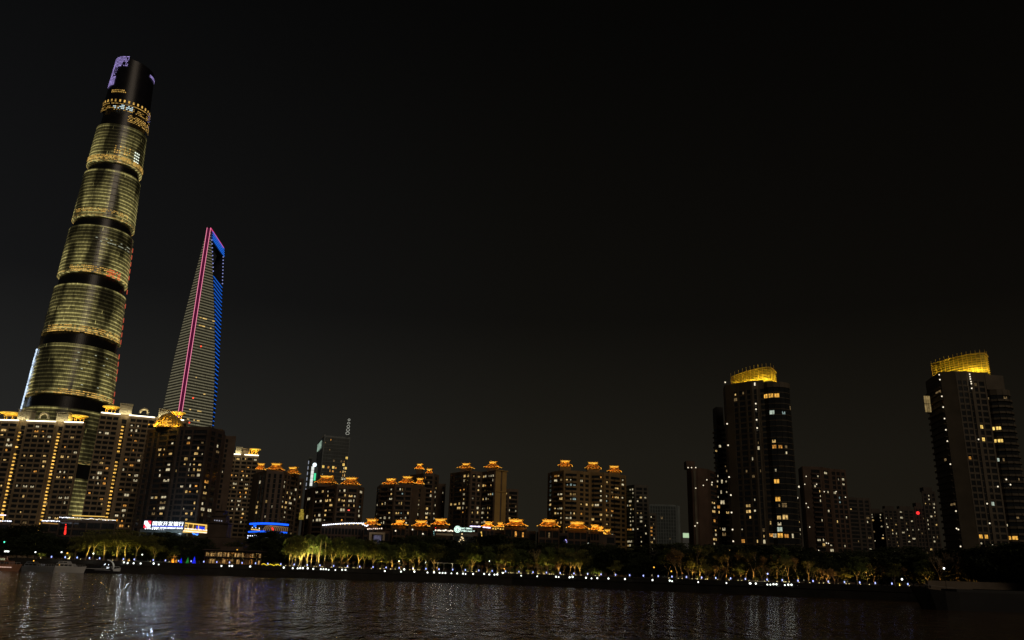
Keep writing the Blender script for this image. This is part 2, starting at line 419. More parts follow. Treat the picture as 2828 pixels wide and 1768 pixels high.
ax = W(192, 1108, 918.4); TX, TY = ax.x, ax.y
tw = thing('twisted_skyscraper', (TX, TY, GZ), 'tallest tower, twisting glass skyscraper with stacked olive lit zones and dark bands at left', 'skyscraper')
tocam = math.atan2(-TY, -TX)
def st_pt(phi, z, dr=0):
    """phi measured from the side facing the river, positive towards the right of the photo"""
    Rz = 53.2 - .0455 * z - (0 if z < 520 else (z - 520) * .012)
    tw_ = (z / 632) * R(120)
    loc = phi + R(55) - tw_
    r = Rz * (1 + .022 * math.cos(3 * loc)) * (1 - .07 * math.exp(-(((loc - R(118) + math.pi) % (2 * math.pi) - math.pi) / .10) ** 2)) + dr
    r *= 1 - .018 * (1 if dr < 0 else 0)
    a = tocam + phi
    return (TX + r * math.cos(a), TY + r * math.sin(a), z)
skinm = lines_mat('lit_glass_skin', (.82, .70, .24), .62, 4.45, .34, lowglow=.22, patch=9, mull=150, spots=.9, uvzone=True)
bandm = mat('dark_band_glass', (.012, .012, .013), rough=.3)
ZO = [(6, 36), (40, 88), (104, 163), (178, 236), (251, 309), (324, 385), (397, 461), (472, 525)]
K = 120
def ring(z, dr=0): return [st_pt(2 * math.pi * i / K, z, dr) for i in range(K)]
for zi, (a, b_) in enumerate(ZO):
    n = max(4, int((b_ - a) / 6)); secs = []
    for i in range(n + 1):
        f = i / n; z = a + (b_ - a) * f
        # belly of each zone: the curtain wall leans out a little over the band below
        secs.append((ring(z, 0), z, f))
    loft('glass_skin', secs, skinm, tw.id_data if False else tw)
zb = [(4.6, 6)] + [(ZO[i][1], ZO[i + 1][0]) for i in range(len(ZO) - 1)] + [(527, 552)]
for a, b_ in zb:
    loft('mechanical_band', [(ring(z, -2.4), z, 0) for z in (a, (a + b_) / 2, b_)], bandm, tw)
def topz(phi): return 634 - 20 * (phi + math.pi) / (2 * math.pi) * 1.2
crown = [([st_pt(2 * math.pi * i / K, 552 + (topz(((2 * math.pi * i / K) + math.pi) % (2 * math.pi) - math.pi) - 552) * f) for i in range(K)], 552 + 80 * f, f) for f in (0, .25, .5, .75, 1)]
loft('crown', crown, mat('crown_glass', (.012, .012, .016), rough=.3), tw)
# floor rings of the curtain wall stand a little proud
frm = mat('ring_metal', (.16, .15, .10), rough=.4)
for a, b_ in ZO[2:]:
    z = math.ceil(a / 8.9) * 8.9
    while z < b_:
        p = ring(z, .5); fr = MB()
        for i in range(K):
            j = (i + 1) % K; fr.quad((*p[i][:2], z - .25), (*p[j][:2], z - .25), (*p[j][:2], z + .25), (*p[i][:2], z + .25))
        fr.build('floor_ring', frm, tw); z += 8.9
def dots(name, m, z0, z1, dz, p0, p1, dp, parent, sz=(1.0, 1.0), keep=1.0, dr=.8):
    b = MB(); z = z0
    while z <= z1:
        p = p0
        while p <= p1:
            if rng.random() < (keep(p, z) if callable(keep) else keep):
                a = st_pt(R(p), z, dr); c = st_pt(R(p) + sz[0] / 45, z, dr)
                b.quad((*a[:2], z), (*c[:2], z), (*c[:2], z + sz[1]), (*a[:2], z + sz[1]))
            p += dp
        z += dz
    return tag(b.build(name, m, parent), kind='stuff')
viol = emi('violet_display', (.55, .42, 1), .75, .5, .3, sample=False)
dots('led_display', viol, 611, 627, 2.3, -84, -22, 2.4, tw, (1.3, 1.3), lambda p, z: 1 if p < -30 - (627 - z) * .8 else .3)
dots('led_display', viol, 583, 611, 1.7, -86, -50, 2.6, tw, (1.6, 1.0), lambda p, z: 1 if p < -66 or (z < 596 and p < -52) else .12)
dots('led_display', viol, 608, 611, 2.0, 45, 86, 2.6, tw, (1.4, 1.2))
dots('led_display', emi('violet_spots', (.45, .4, 1), .7, sample=False), 541, 560, 4, 62, 80, 6, tw, (1.2, 1.6), .7)
ambd = emi('deck_lamp', (1, .58, .13), .6, .7, .25, sample=False)
dots('observation_lamp', ambd, 571, 574, 2.5, -50, -14, 4.5, tw, (2.0, 1.3), .8)
dots('observation_lamp', ambd, 557, 557, 2, -78, 80, 11, tw, (3.2, 3.4), .9)
dots('observation_lamp', ambd, 554, 555, 1.4, -75, 80, 2.6, tw, (1.6, .8), .9)
dots('observation_lamp', ambd, 545, 550, 2.3, -78, 76, 3.3, tw, (2.0, .8), .6)
dots('observation_lamp', emi('deck_white', (.65, .85, .9), 1.0, sample=False), 547, 552, 2.3, -35, 10, 4, tw, (2.4, 1.4), .5)
dots('observation_lamp', ambd, 531, 540, 2.2, 5, 80, 2.8, tw, (2.3, .8), .75)
dots('sky_lobby_lamp', emi('pale_lobby', (.9, 1, .8), 1.3, sample=False), 480, 492, 4, 33, 45, 5, tw, (2.6, 1.6), .8)
dots('sky_lobby_lamp', ambd, 484, 494, 3, -10, 22, 5, tw, (2.4, 1.4), .6)
dots('sky_lobby_lamp', ambd, 474.5, 480, 1.6, -80, 84, 2.6, tw, (2.2, .9), .8)
dots('sky_lobby_lamp', ambd, 402.5, 407, 1.7, -70, 40, 3.1, tw, (1.8, .8), .7)
dots('sky_lobby_lamp', ambd, 324, 331, 2.3, -45, 25, 3.6, tw, (2.2, 1.0), .75)
dots('sky_lobby_lamp', emi('red_lobby', (1, .12, .04), .8, sample=False), 323, 331, 2.6, 18, 42, 3.4, tw, (2, 1.3), .75)
dots('sky_lobby_lamp', ambd, 250, 259, 2.3, -60, 70, 3.1, tw, (2.2, .9), .75)
dots('sky_lobby_lamp', ambd, 178, 184, 2.3, -20, 78, 3.1, tw, (2.2, .9), .75)
dots('sky_lobby_lamp', emi('white_office', (.9, .95, .7), .55, sample=False), 190, 232, 9, -50, 50, 4, tw, (2.0, .7), .07)
dots('sky_lobby_lamp', emi('white_office', (.9, .95, .7), .55, sample=False), 364, 368, 4, -10, 62, 4, tw, (2.6, .6), .35)
# red string on the notch at the right, bluish white strips low on the left
for z in range(178, 372, 9):
    b = MB(); a = st_pt(R(74), z, 1.6); c = st_pt(R(74), z + 5.5, 1.6); b.tube(a, c, .5, .5, 4)
    if rng.random() < .8: b.build('notch_light', emi('notch_red', (1, .16, .08), .45, sample=False), tw)
b = MB()
for z in range(140, 232, 3):
    for p in (-96, -91, -86, -81):
        if rng.random() < .85 - .25 * (p > -90) - .2 * (z > 210):
            a = st_pt(R(p), z, 1.2); c = st_pt(R(p), z + 2.2, 1.2); b.tube(a, c, .7, .7, 4)
tag(b.build('notch_light', emi('notch_white', (.62, .78, 1), 1.1, .5, .1, sample=False), tw), kind='stuff')
# stepped rear volume showing past the left flank
rb = MB(); ux, uy = math.cos(tocam - math.pi / 2), math.sin(tocam - math.pi / 2)
for i, z in enumerate(range(6, 270, 21)):
    r_ = 38 - i * .9; rb.lathe((TX + ux * 15 - math.cos(tocam) * 16, TY + uy * 15 - math.sin(tocam) * 16, 0), [(r_ * .96, z), (r_, z + 20), (r_ * .7, z + 20.9)], 40)
rb.build('rear_facade', mat('rear_glass', (.16, .14, .09), rough=.3), tw)

# ------------------------------------------------------------------ tower with the opening near its tip
A_ = W(576, 628, 1139.66); sw = thing('tapering_skyscraper', (A_.x, A_.y, GZ), 'tapering wedge skyscraper with pink edge lights and an opening at its tip', 'skyscraper')
hh = 41.85; ac = Vector((-.0832, .9965, 0)); rr = Vector((.9965, .0832, 0)); Mc = Vector((A_.x, A_.y, 0)) + ac * hh
wpr = [(0, 40.5), (150, 39), (208, 36.5), (245, 34.2), (300, 29), (371, 20.5), (452, 9), (496, 2.6)]
def wz(z):
    for (a, x), (b_, y) in zip(wpr, wpr[1:]):
        if z <= b_: return x + (y - x) * (z - a) / (b_ - a)
    return 2.6
def sp_(s, t_, z): p = Mc + rr * s + ac * t_; return (p.x, p.y, z)
linem = lines_mat('office_floor_lines', (.80, .72, .44), .17, 4.3, .40, lowglow=.10, mull=0, spots=.5)
zs = [GZ + (427 - GZ) * i / 40 for i in range(41)]
def quadloft(name, f0, f1, zs_, m, L=12):
    """one facet: f0(z), f1(z) are its two edges"""
    return loft(name, [([tuple(Vector(f0(z)).lerp(Vector(f1(z)), i / L)) for i in range(L + 1)], z, 0) for z in zs_], m, sw, closed=False)
zl = zs + [427 + 69 * i / 14 for i in range(1, 15)]
NA = lambda sg: (lambda z: sp_(sg * 2.3, -hh + 2.3, z))
quadloft('left_facade', lambda z: sp_(-wz(z), -(hh - wz(z)), z), NA(-1), zl, linem)
quadloft('right_facade', NA(1), lambda z: sp_(max(2.31, wz(z)), -(hh - wz(z)) + .01, z), zl, linem)
pinkd = emi('pink_recess_glow', (.20, .012, .07), .35, sample=False)  # glow of the pink strips put into the recess as emission
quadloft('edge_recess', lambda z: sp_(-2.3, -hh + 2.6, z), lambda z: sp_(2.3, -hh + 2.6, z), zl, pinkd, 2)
cutm = mat('cut_face', (.02, .022, .03), rough=.3)
quadloft('cut_facade', lambda z: sp_(wz(z), -(hh - wz(z)), z), lambda z: sp_(wz(z), hh - wz(z), z), zs, cutm, 4)
quadloft('cut_facade', lambda z: sp_(-wz(z), hh - wz(z), z), lambda z: sp_(-wz(z), -(hh - wz(z)), z), zs, cutm, 4)
quadloft('rear_facade', lambda z: sp_(wz(z), hh - wz(z), z), lambda z: sp_(0, hh, z), zl, cutm, 4)
quadloft('rear_facade', lambda z: sp_(0, hh, z), lambda z: sp_(-wz(z), hh - wz(z), z), zl, cutm, 4)
b = MB()
for s0, s1 in ((-hh + 2.5, -hh + 12), (hh - 7, hh - 2)):      # legs beside the opening
    for i in range(8):
        z0 = 427 + i * 6.5; z1 = z0 + 6.5; w0 = wz(z0) * .95; w1 = wz(z1) * .95
        sg = -1 if s0 < 0 else 1; e0 = sg * (hh - w0 - .6); e1 = sg * (hh - w1 - .6); o0 = sg * (hh - 2.9)
        q = [sp_(-w0, e0, z0), sp_(w0, e0, z0), sp_(1.9, o0, z0), sp_(-1.9, o0, z0), sp_(-w1, e1, z1), sp_(w1, e1, z1), sp_(1.9, o0, z1), sp_(-1.9, o0, z1)]
        b.hexa(q)
b.hexa([sp_(-4.6, -35.5, 479), sp_(4.6, -35.5, 479), sp_(4.6, 35.5, 479), sp_(-4.6, 35.5, 479), sp_(-2.1, -38, 495.5), sp_(2.1, -38, 495.5), sp_(2.1, 39, 495.5), sp_(-2.1, 39, 495.5)])
b.hexa([sp_(-wz(427), -28, 426), sp_(wz(427), -28, 426), sp_(wz(427), 28, 426), sp_(-wz(427), 28, 426), sp_(-12, -28, 427.5), sp_(12, -28, 427.5), sp_(12, 28, 427.5), sp_(-12, 28, 427.5)])
b.build('portal_frame', cutm, sw)
pink = emi('pink_led', (1, .26, .42), 1.1)
for sg in (-1, 1):
    b = MB()
    for z0, z1 in zip(zl, zl[1:]): b.tube(sp_(sg * 2.6, -hh + 1.9, z0), sp_(sg * 2.6, -hh + 1.9, z1), .42, .42, 4)
    b.build('edge_light', pink, sw)
b = MB(); b.tube(sp_(2.7, -hh + 2, 496), sp_(2.7, hh - 1, 496), .6, .6, 4); b.build('ridge_light', emi('pink_led_dim', (1, .08, .28), .8), sw)
b = MB(); z = 128
while z < 426:
    w_ = wz(z) + .5; b.tube(sp_(w_, -(hh - w_) + 1.2, z), sp_(w_, hh - w_ - 1.2, z), .42, .42, 4); z += 6.4
for z in (480, 484, 488, 492): w_ = wz(z) + 1.8; b.tube(sp_(w_, -hh + 7, z), sp_(w_, hh - 5, z), .6, .6, 4)
each(b, 'blue_louvre', emi('louvre_blue', (.02, .19, 1), .75), sw)
b = MB()
for z in range(430, 480, 6):
    w_ = wz(z) + .5; b.ball(sp_(w_, -(hh - w_) + 1, z), 1.0); b.ball(sp_(w_, hh - w_ - 1, z), 1.0)
each(b, 'portal_light', emi('portal_dots', (.4, .45, 1), .7, sample=False), sw)
for z, s in ((222 + 10, 1), (146 + 50, 1), (310, 1)):
    b = MB(); p = sp_(12, -hh + 11.6, z); b.ball(p, 1.1); b.build('warning_light', emi('warning_red', (1, .06, .02), 2.5), sw)
b = MB()
for _ in range(26):
    z = rng.choice((352, 340, 358, 262, 240, 214, 200, 180, 190)); s = rng.uniform(5, 24); b.obox(sp_(s, -(hh - s) - .5, 0)[:2], (.76, .65), (.65, -.76), 0, rng.uniform(1.2, 4), 0, .3, z, z + 1.4)
each(b, 'lit_office', emi('office_amber', (1, .66, .2), .8, .4, .2, sample=False), sw)

# ------------------------------------------------------------------ crown ornaments of the grid-faced apartment slabs
def fr_(P, u): n = Vector((u.y, -u.x)); return lambda a, d, z: (P[0] + u.x * a + n.x * d, P[1] + u.y * a + n.y * d, z)
goldlit = mat('gold_rim', (.75, .50, .12), rough=.5, var=.1)
def saucer(e, c, r, power=900):
    m = MB(); m.lathe((c[0], c[1], c[2]), [(.6, 0), (r * .55, .2), (r * .95, 1.2), (r, 1.5), (r, 2.0), (r * .9, 2.1), (r * .8, 1.6), (.3, 1.5)], 24)
    o = m.build('saucer_canopy', goldlit, e, True)
    m = MB()
    for k in range(7): t = k / 7 * 2 * math.pi; m.tube((c[0] + r * .5 * math.cos(t), c[1] + r * .5 * math.sin(t), c[2] - 3.2), (c[0] + r * .6 * math.cos(t), c[1] + r * .6 * math.sin(t), c[2] + .6), .22)
    each(m, 'canopy_post', goldlit, o)
    m = MB(); m.lathe((c[0], c[1], c[2] + 1.35), [(r * 1.0, 0), (r * 1.02, .2), (r, .35)], 24); m.build('canopy_light', emi('canopy_glow', (1, .62, .08), 1.0), o)
    for dx in (-.6, .6): lamp(e, (c[0] + dx * r, c[1] - r * .8, c[2] - 2.2), power, (1, .68, .12), .4)
def lantern_box(e, P, u, a0, a1, z0, z1, d=6.0):
    m = MB(); n = Vector((u.y, -u.x)); w_ = .5
    m.obox(P, u, n, a0 + .4, a1 - .4, -d + .4, -.4, z0, z1 - .6)
    for a in (a0, a1 - w_):
        for dd in (0, -d + w_): m.obox(P, u, n, a, a + w_, dd - w_, dd, z0, z1)
    m.obox(P, u, n, a0 - .3, a1 + .3, -d - .3, .3, z1, z1 + .5)
    k = int((a1 - a0) / 1.1)
    for i in range(1, k): m.obox(P, u, n, a0 + i * (a1 - a0) / k, a0 + i * (a1 - a0) / k + .18, -.3, -.1, z0, z1 - .4)
    o = m.build('lantern_tower', pale, e); g = fr_(P, u)
    for a in (a0 + 1, (a0 + a1) / 2, a1 - 1):
        lamp(e, g(a, 1.6, z0 + .6), 260, (1, .86, .5), .4)
    return o
def ring_ornament(e, P, u, a, r, z):
    m = MB(); g = fr_(P, u); prev = None
    for i in range(15):
        t = math.pi * i / 14 * 1.2 - .3; q = g(a - r * math.cos(t), 0, z + r * math.sin(t))
        if prev: m.tube(prev, q, .8, .8, 6)
        prev = q
    m.build('ring_arch', pale, e); lamp(e, g(a, 1.2, z + .2), 260, (1, .8, .4), .4)
def led_line(e, P, u, a0, a1, z, m=None, name='roof_light_strip', d=.55, r=.28):
    b = MB(); n = Vector((u.y, -u.x)); b.obox(P, u, n, a0, a1, d, d + 2 * r, z - r, z + r); return b.build(name, m or led, e)
def shaft_lamps(e, P, u, a, z0, z1, nf, keep=.95):
    g = fr_(P, u)
    for i in range(nf):
        if rng.random() > keep: continue
        z = z0 + (z1 - z0) * (i + .5) / nf; m = MB(); n = Vector((u.y, -u.x))
        m.obox(P, u, n, a - .75, a - .05, .05, .45, z, z + .9); m.obox(P, u, n, a + .12, a + .75 - rng.random() * .3, .05, .45, z, z + .6 + rng.random() * .4)
        m.build('shaft_lamp', amber, e)

def seg(P0, P1):
    P0 = Vector(P0[:2]); P1 = Vector(P1[:2]); return P0, (P1 - P0).normalized(), (P1 - P0).length
# left slab: three bays between the lantern towers
GP = 'n' + 'Wn' * 6
def at_px(P, u, L, px, z):
    lo, hi = -L, 2 * L
    for _ in range(40):
        m_ = (lo + hi) / 2; q = P + u * m_
        if proj((q.x, q.y, z))[0] < px: lo = m_
        else: hi = m_
    return (lo + hi) / 2
def slab_tower(name, label, pA, YA, pB, YB, bays, lant, rings, discs, leds, strips, lit, ox, oy, nrnd, botpad=0):
    P0 = W(*pA, YA); P1 = W(*pB, YB); zt = (P0.z + P1.z) / 2; P, u, L = seg(P0, P1)
    B = Bld(name, label, beige, (P.x + u.x * L / 2, P.y + u.y * L / 2, GZ), 'apartment tower', 'grid-faced slabs with white light strips at the left')
    a = 0; X = lambda px: at_px(P, u, L, px, zt)
    n = Vector((u.y, -u.x))
    for x0, x1, pat in bays:
        a0, a1 = max(0, X(x0)) if x0 > pA[0] else 0, min(L, X(x1))
        q0 = P + u * a0; q1 = P + u * a1; dd = 0
        if pat == 'K': q0 -= n * 1.2; q1 -= n * 1.2; B.wall(q0, q1, GZ, zt, 'sks', fh=3.05, head=3)
        else: B.wall(q0, q1, GZ, zt, pat, fh=3.05, sp=1.15, d=.5, head=2.2)
    q0 = P - n * 1.25; q1 = P + u * L - n * 1.25; B.core([q0, q1 - u * .6, q1 * (1 + 16 / q1.y) - u * 1.2, q0 * (1 + 16 / q0.y)], GZ, zt)
    for x0, x1, zz in lant: lantern_box(B.e, P, u, X(x0), X(x1), zt, zt + zz)
    for x, r in rings: ring_ornament(B.e, P - n * 2, u, X(x), r, zt + 2.6)
    for x, r, zz in discs:
        q = P + u * X(x) - n * 6; saucer(B.e, (q.x, q.y, zt + zz), r)
    for x0, x1 in leds: led_line(B.e, P, u, X(x0), X(x1), zt - .2)
    for x, nf in strips: shaft_lamps(B.e, P - n * 1.0, u, X(x), GZ + 8, zt - 7, nf)
    B.lit(lit, ox, oy, 3.78); B.rnd(nrnd, "yyowdd"); B.done(); return B, P, u, L, zt
T1, P, u, L, zt = slab_tower('apartment_tower', 'leftmost grid-faced apartment slab, cut by the photo edge, with golden crown discs',
    (-120, 1136), 505, (233, 1186), 505,
    [(-120, -20, GP), (-20, 53, 'n' + 'Wn' * 3), (53, 77, 'K'), (77, 156, 'n' + 'Wn' * 4), (156, 181, 'K'), (181, 234, 'n' + 'Wn' * 3)],
    [(46, 80, 6.5), (153, 186, 5.6)], [(114, 2.8)], [(14, 7, 3.4), (204, 4.8, 3.2)], [(-60, 54), (76, 156), (180, 232)], [(60, 30), (167, 32)],
    '495,475,w 410,350,w 400,390,o 485,405,o 75,485,w 455,685,y 340,702,y 270,655,y 435,750,y 435,790,y 485,787,y 250,765,y 360,855,o 265,987,w 300,987,w 200,980,w 25,997,y 260,1100,y 685,570,o 660,700,y 690,708,y 630,843,w 590,845,w 705,855,w 660,888,o 700,890,y 620,885,y 620,1132,w 655,1135,w 700,1135,w 540,1305,w 390,460,y 445,467,y 530,545,y 758,650,w 45,437,y 15,437,y 70,515,w 45,625,o 92,705,y 715,1005,d 855,1255,y', 0, 1080, 12)
T2, P, u, L, zt = slab_tower('apartment_tower', 'tall grid-faced apartment slab directly left of the gold-domed tower, white roof light strips',
    (279, 1134), 500, (520, 1166), 520,
    [(279, 332, 'n' + 'Wn' * 3), (332, 360, 'K'), (360, 430, 'n' + 'Wn' * 4), (430, 520, 'n' + 'Wn' * 4)],
    [(328, 362, 6.6), (436, 464, 5.4)], [(396, 2.4)], [(303, 5, 3.2), (490, 4.6, 3.6)], [(280, 333), (357, 428), (490, 508)], [(345, 33)],
    '1055,443,w 1075,445,w 1345,478,o 1390,487,o 1410,380,w 1430,382,w 1455,385,w 1540,398,w 1370,628,o 1350,405,w 1045,705,o 1080,705,y 1125,820,o 1330,840,w 1328,873,y 1112,888,o 1103,927,o 965,915,w 1005,918,w 1050,925,w 1405,920,w 1405,890,w 1460,930,w 1250,1017,o 1385,1030,d 938,1065,o 1290,1095,w 1065,1150,o 1095,1155,y 1240,1275,w 1265,1275,w 1290,1275,w 1320,1210,o 1200,1310,o 1235,1390,o 1285,1395,o 1360,1435,y 1305,725,o 1475,712,w 1440,675,d', 0, 1080, 10)
# narrower grid tower right of the dark brown one
B, P, u, L, zt = slab_tower('apartment_tower', 'narrow grid-faced apartment tower with a small yellow disc on its roof',
    (636, 1251), 600, (715, 1260), 604, [(636, 668, 'nWnWn'), (668, 715, 'nWnWnWn')], [(650, 666, 5)], [], [(700, 4.2, 3.4)], [(640, 665), (676, 715)], [],
    '1160,705,y 1198,705,y 1080,845,y 1080,880,o 1140,885,y 1172,885,y 1215,888,w 1185,830,o 1280,900,y 1262,805,o 1118,1002,y 1158,978,w 1235,985,w 1270,985,y 1230,1045,o 1145,1100,o 1185,1100,o 1220,1105,w 1100,1158,w 1135,1160,w 1180,1162,w 1125,1250,w 1165,1252,w 1235,1262,y 1195,1285,o 1075,1310,y 1210,1225,w 1240,1228,w 1092,1408,w 1050,1495,o', 350, 1080, 4)
m_ = MB(); n = Vector((u.y, -u.x)); m_.obox(P, u, n, at_px(P, u, L, 666, zt), at_px(P, u, L, 686, zt), -8, -1, zt, zt + 5); m_.build('plant_room', beige, B.e)

# ------------------------------------------------------------------ generic tower from photographed corners
def poly_tower(name, label, m, corners, pats, z0=GZ, fh=3.0, back=16, cat='apartment tower', group=None, gm=None, zt=None, head=2.0, sp=.95, d=.35, bal=1.2):
    """corners: (px, py, Y) of the roof line from left to right; pats: one bay pattern per face"""
    pts = [W(*c) for c in corners]; zt = zt or sum(p.z for p in pts) / len(pts)
    xy = [Vector((Wg(c[0], c[2], zt) if False else W(*c))[:2]) for c in corners]
    # move every corner to where its column stands at roof height
    cen = sum((Vector((p.x, p.y)) for p in xy), Vector((0, 0))) / len(xy)
    B = Bld(name, label, m, (cen.x, cen.y, z0), cat, group, gm)
    for a, b_, p in zip(xy, xy[1:], pats): B.wall(a, b_, z0, zt, p, fh=fh, head=head, sp=sp, d=d, bal=bal)
    ins = [p + Vector((0, .5)) for p in xy]
    B.core(ins + [xy[-1] * (1 + back / xy[-1].y), xy[0] * (1 + back / xy[0].y)], z0, zt - .3)
    B.zt = zt; B.xy = xy; return B
def cap(B, px0, px1, Y, h, d=6, m=None, name='plant_room', z=None):
    z = B.zt if z is None else z; a = Wg(px0, Y, z); b_ = Wg(px1, Y, z); q = MB(); q.box(a.x, b_.x, Y, Y + d, z - .3, z + h); return q.build(name, m or B.m, B.e)

# dark brown tower with the gold dome
B = poly_tower('apartment_tower', 'dark brown apartment tower crowned with a glowing gold dome', dbrown,
    [(413, 1172, 470), (498, 1178, 455), (577, 1190, 452), (620, 1197, 470)], ['swskswwsbs', 'skswWswbbs', 'swsws'], fh=3.05)
B.lit('435,545,w 490,548,w 645,465,w 635,545,o 730,590,y 810,560,d 325,628,y 370,625,y 322,668,y 365,665,o 470,672,y 795,680,w 730,678,y 720,718,y 608,712,y 605,755,y 715,760,y 780,765,y 655,750,w 455,752,w 440,835,w 390,835,w 710,800,y 775,805,y 655,795,w 375,880,w 372,920,w 700,845,d 690,885,y 760,885,w 530,835,y 685,970,w 748,970,o 820,968,o 575,960,w 680,1010,o 672,1052,y 735,1055,y 790,1050,y 835,1048,y 243,1128,w 338,1130,y 400,1130,w 385,1175,d 385,1218,w 345,1218,y 378,1262,y 315,1258,d 270,1250,y 590,1218,w 712,1225,y 768,1222,w 735,1185,y 768,1180,w 880,1235,w 635,1265,y 632,1308,y 700,1310,y 748,1308,d 628,1352,y 975,565,w 962,650,d 1000,835,w 997,880,y 985,962,y 967,1085,y', 350, 1080, 3.78)
B.done()
q = Wg(460, 462, B.zt); c = (q.x, q.y + 3, B.zt); rd = (Wg(494, 458, B.zt).x - Wg(424, 462, B.zt).x) / 2
m_ = MB(); m_.lathe(c, [(rd, 0), (rd, .9), (rd * .97, rd * .28), (rd * .88, rd * .5), (rd * .7, rd * .73), (rd * .45, rd * .9), (.01, rd)], 28); dome = m_.build('dome', gold, B.e, True)
m_ = MB()
for f, dd in ((.98, 4.5), (.80, 5.6), (.62, 6.6)):
    prev = None
    for i in range(17):
        t = math.pi * i / 16; p = (c[0] + 2 - rd * f * .8 * math.cos(t), c[1] - dd - rd * .35, c[2] + .6 + rd * f * .85 * math.sin(t))
        if prev: m_.tube(prev, p, .42, .42, 6)
        prev = p
m_.build('portal_arch', gold, dome)
m_ = MB(); y = c[1] - 6.2 - rd * .35
m_.box(c[0] + 2 - rd * .42, c[0] + 2 + rd * .42, y, y + .3, c[2] + 2.6, c[2] + 3.1); m_.box(c[0] + 1.8, c[0] + 2.2, y, y + .3, c[2] + .5, c[2] + rd * .5); m_.box(c[0] + 2 - rd * .42, c[0] + 2 + rd * .42, y, y + .3, c[2] + 1.0, c[2] + 1.4)
m_.build('fan_window', emi('dome_window', (1, .5, .06), .9), dome)
for dx, pw in ((-1.05, 700), (-.75, 600), (-.4, 450), (0.1, 500), (.5, 450), (.95, 450)):
    lamp(B.e, (c[0] + rd * dx, c[1] - math.sqrt(max(.1, 1.15 - dx * dx)) * rd - 1.5, c[2] + 1.1), pw, (1, .58, .08), .3)
for k in range(6):
    q_ = MB(); q_.ball((c[0] - rd * .95 + k * rd * .33, c[1] - rd * 1.0 - 1.2, c[2] + .7), .38); q_.build('dome_lamp', bulb, B.e)
# its lower right shoulder blocks
B2 = poly_tower('apartment_tower', 'stepped dark tower block attached to the right flank of the gold-domed tower', brown,
    [(582, 1184, 476), (618, 1199, 480), (622, 1204, 490), (651, 1211, 490)], ['swsws', 's', 'swSs'])
B2.lit('1035,1090,y 1000,835,w', 350, 1080, 3.78); B2.done(); cap(B2, 583, 610, 480, 2.5)

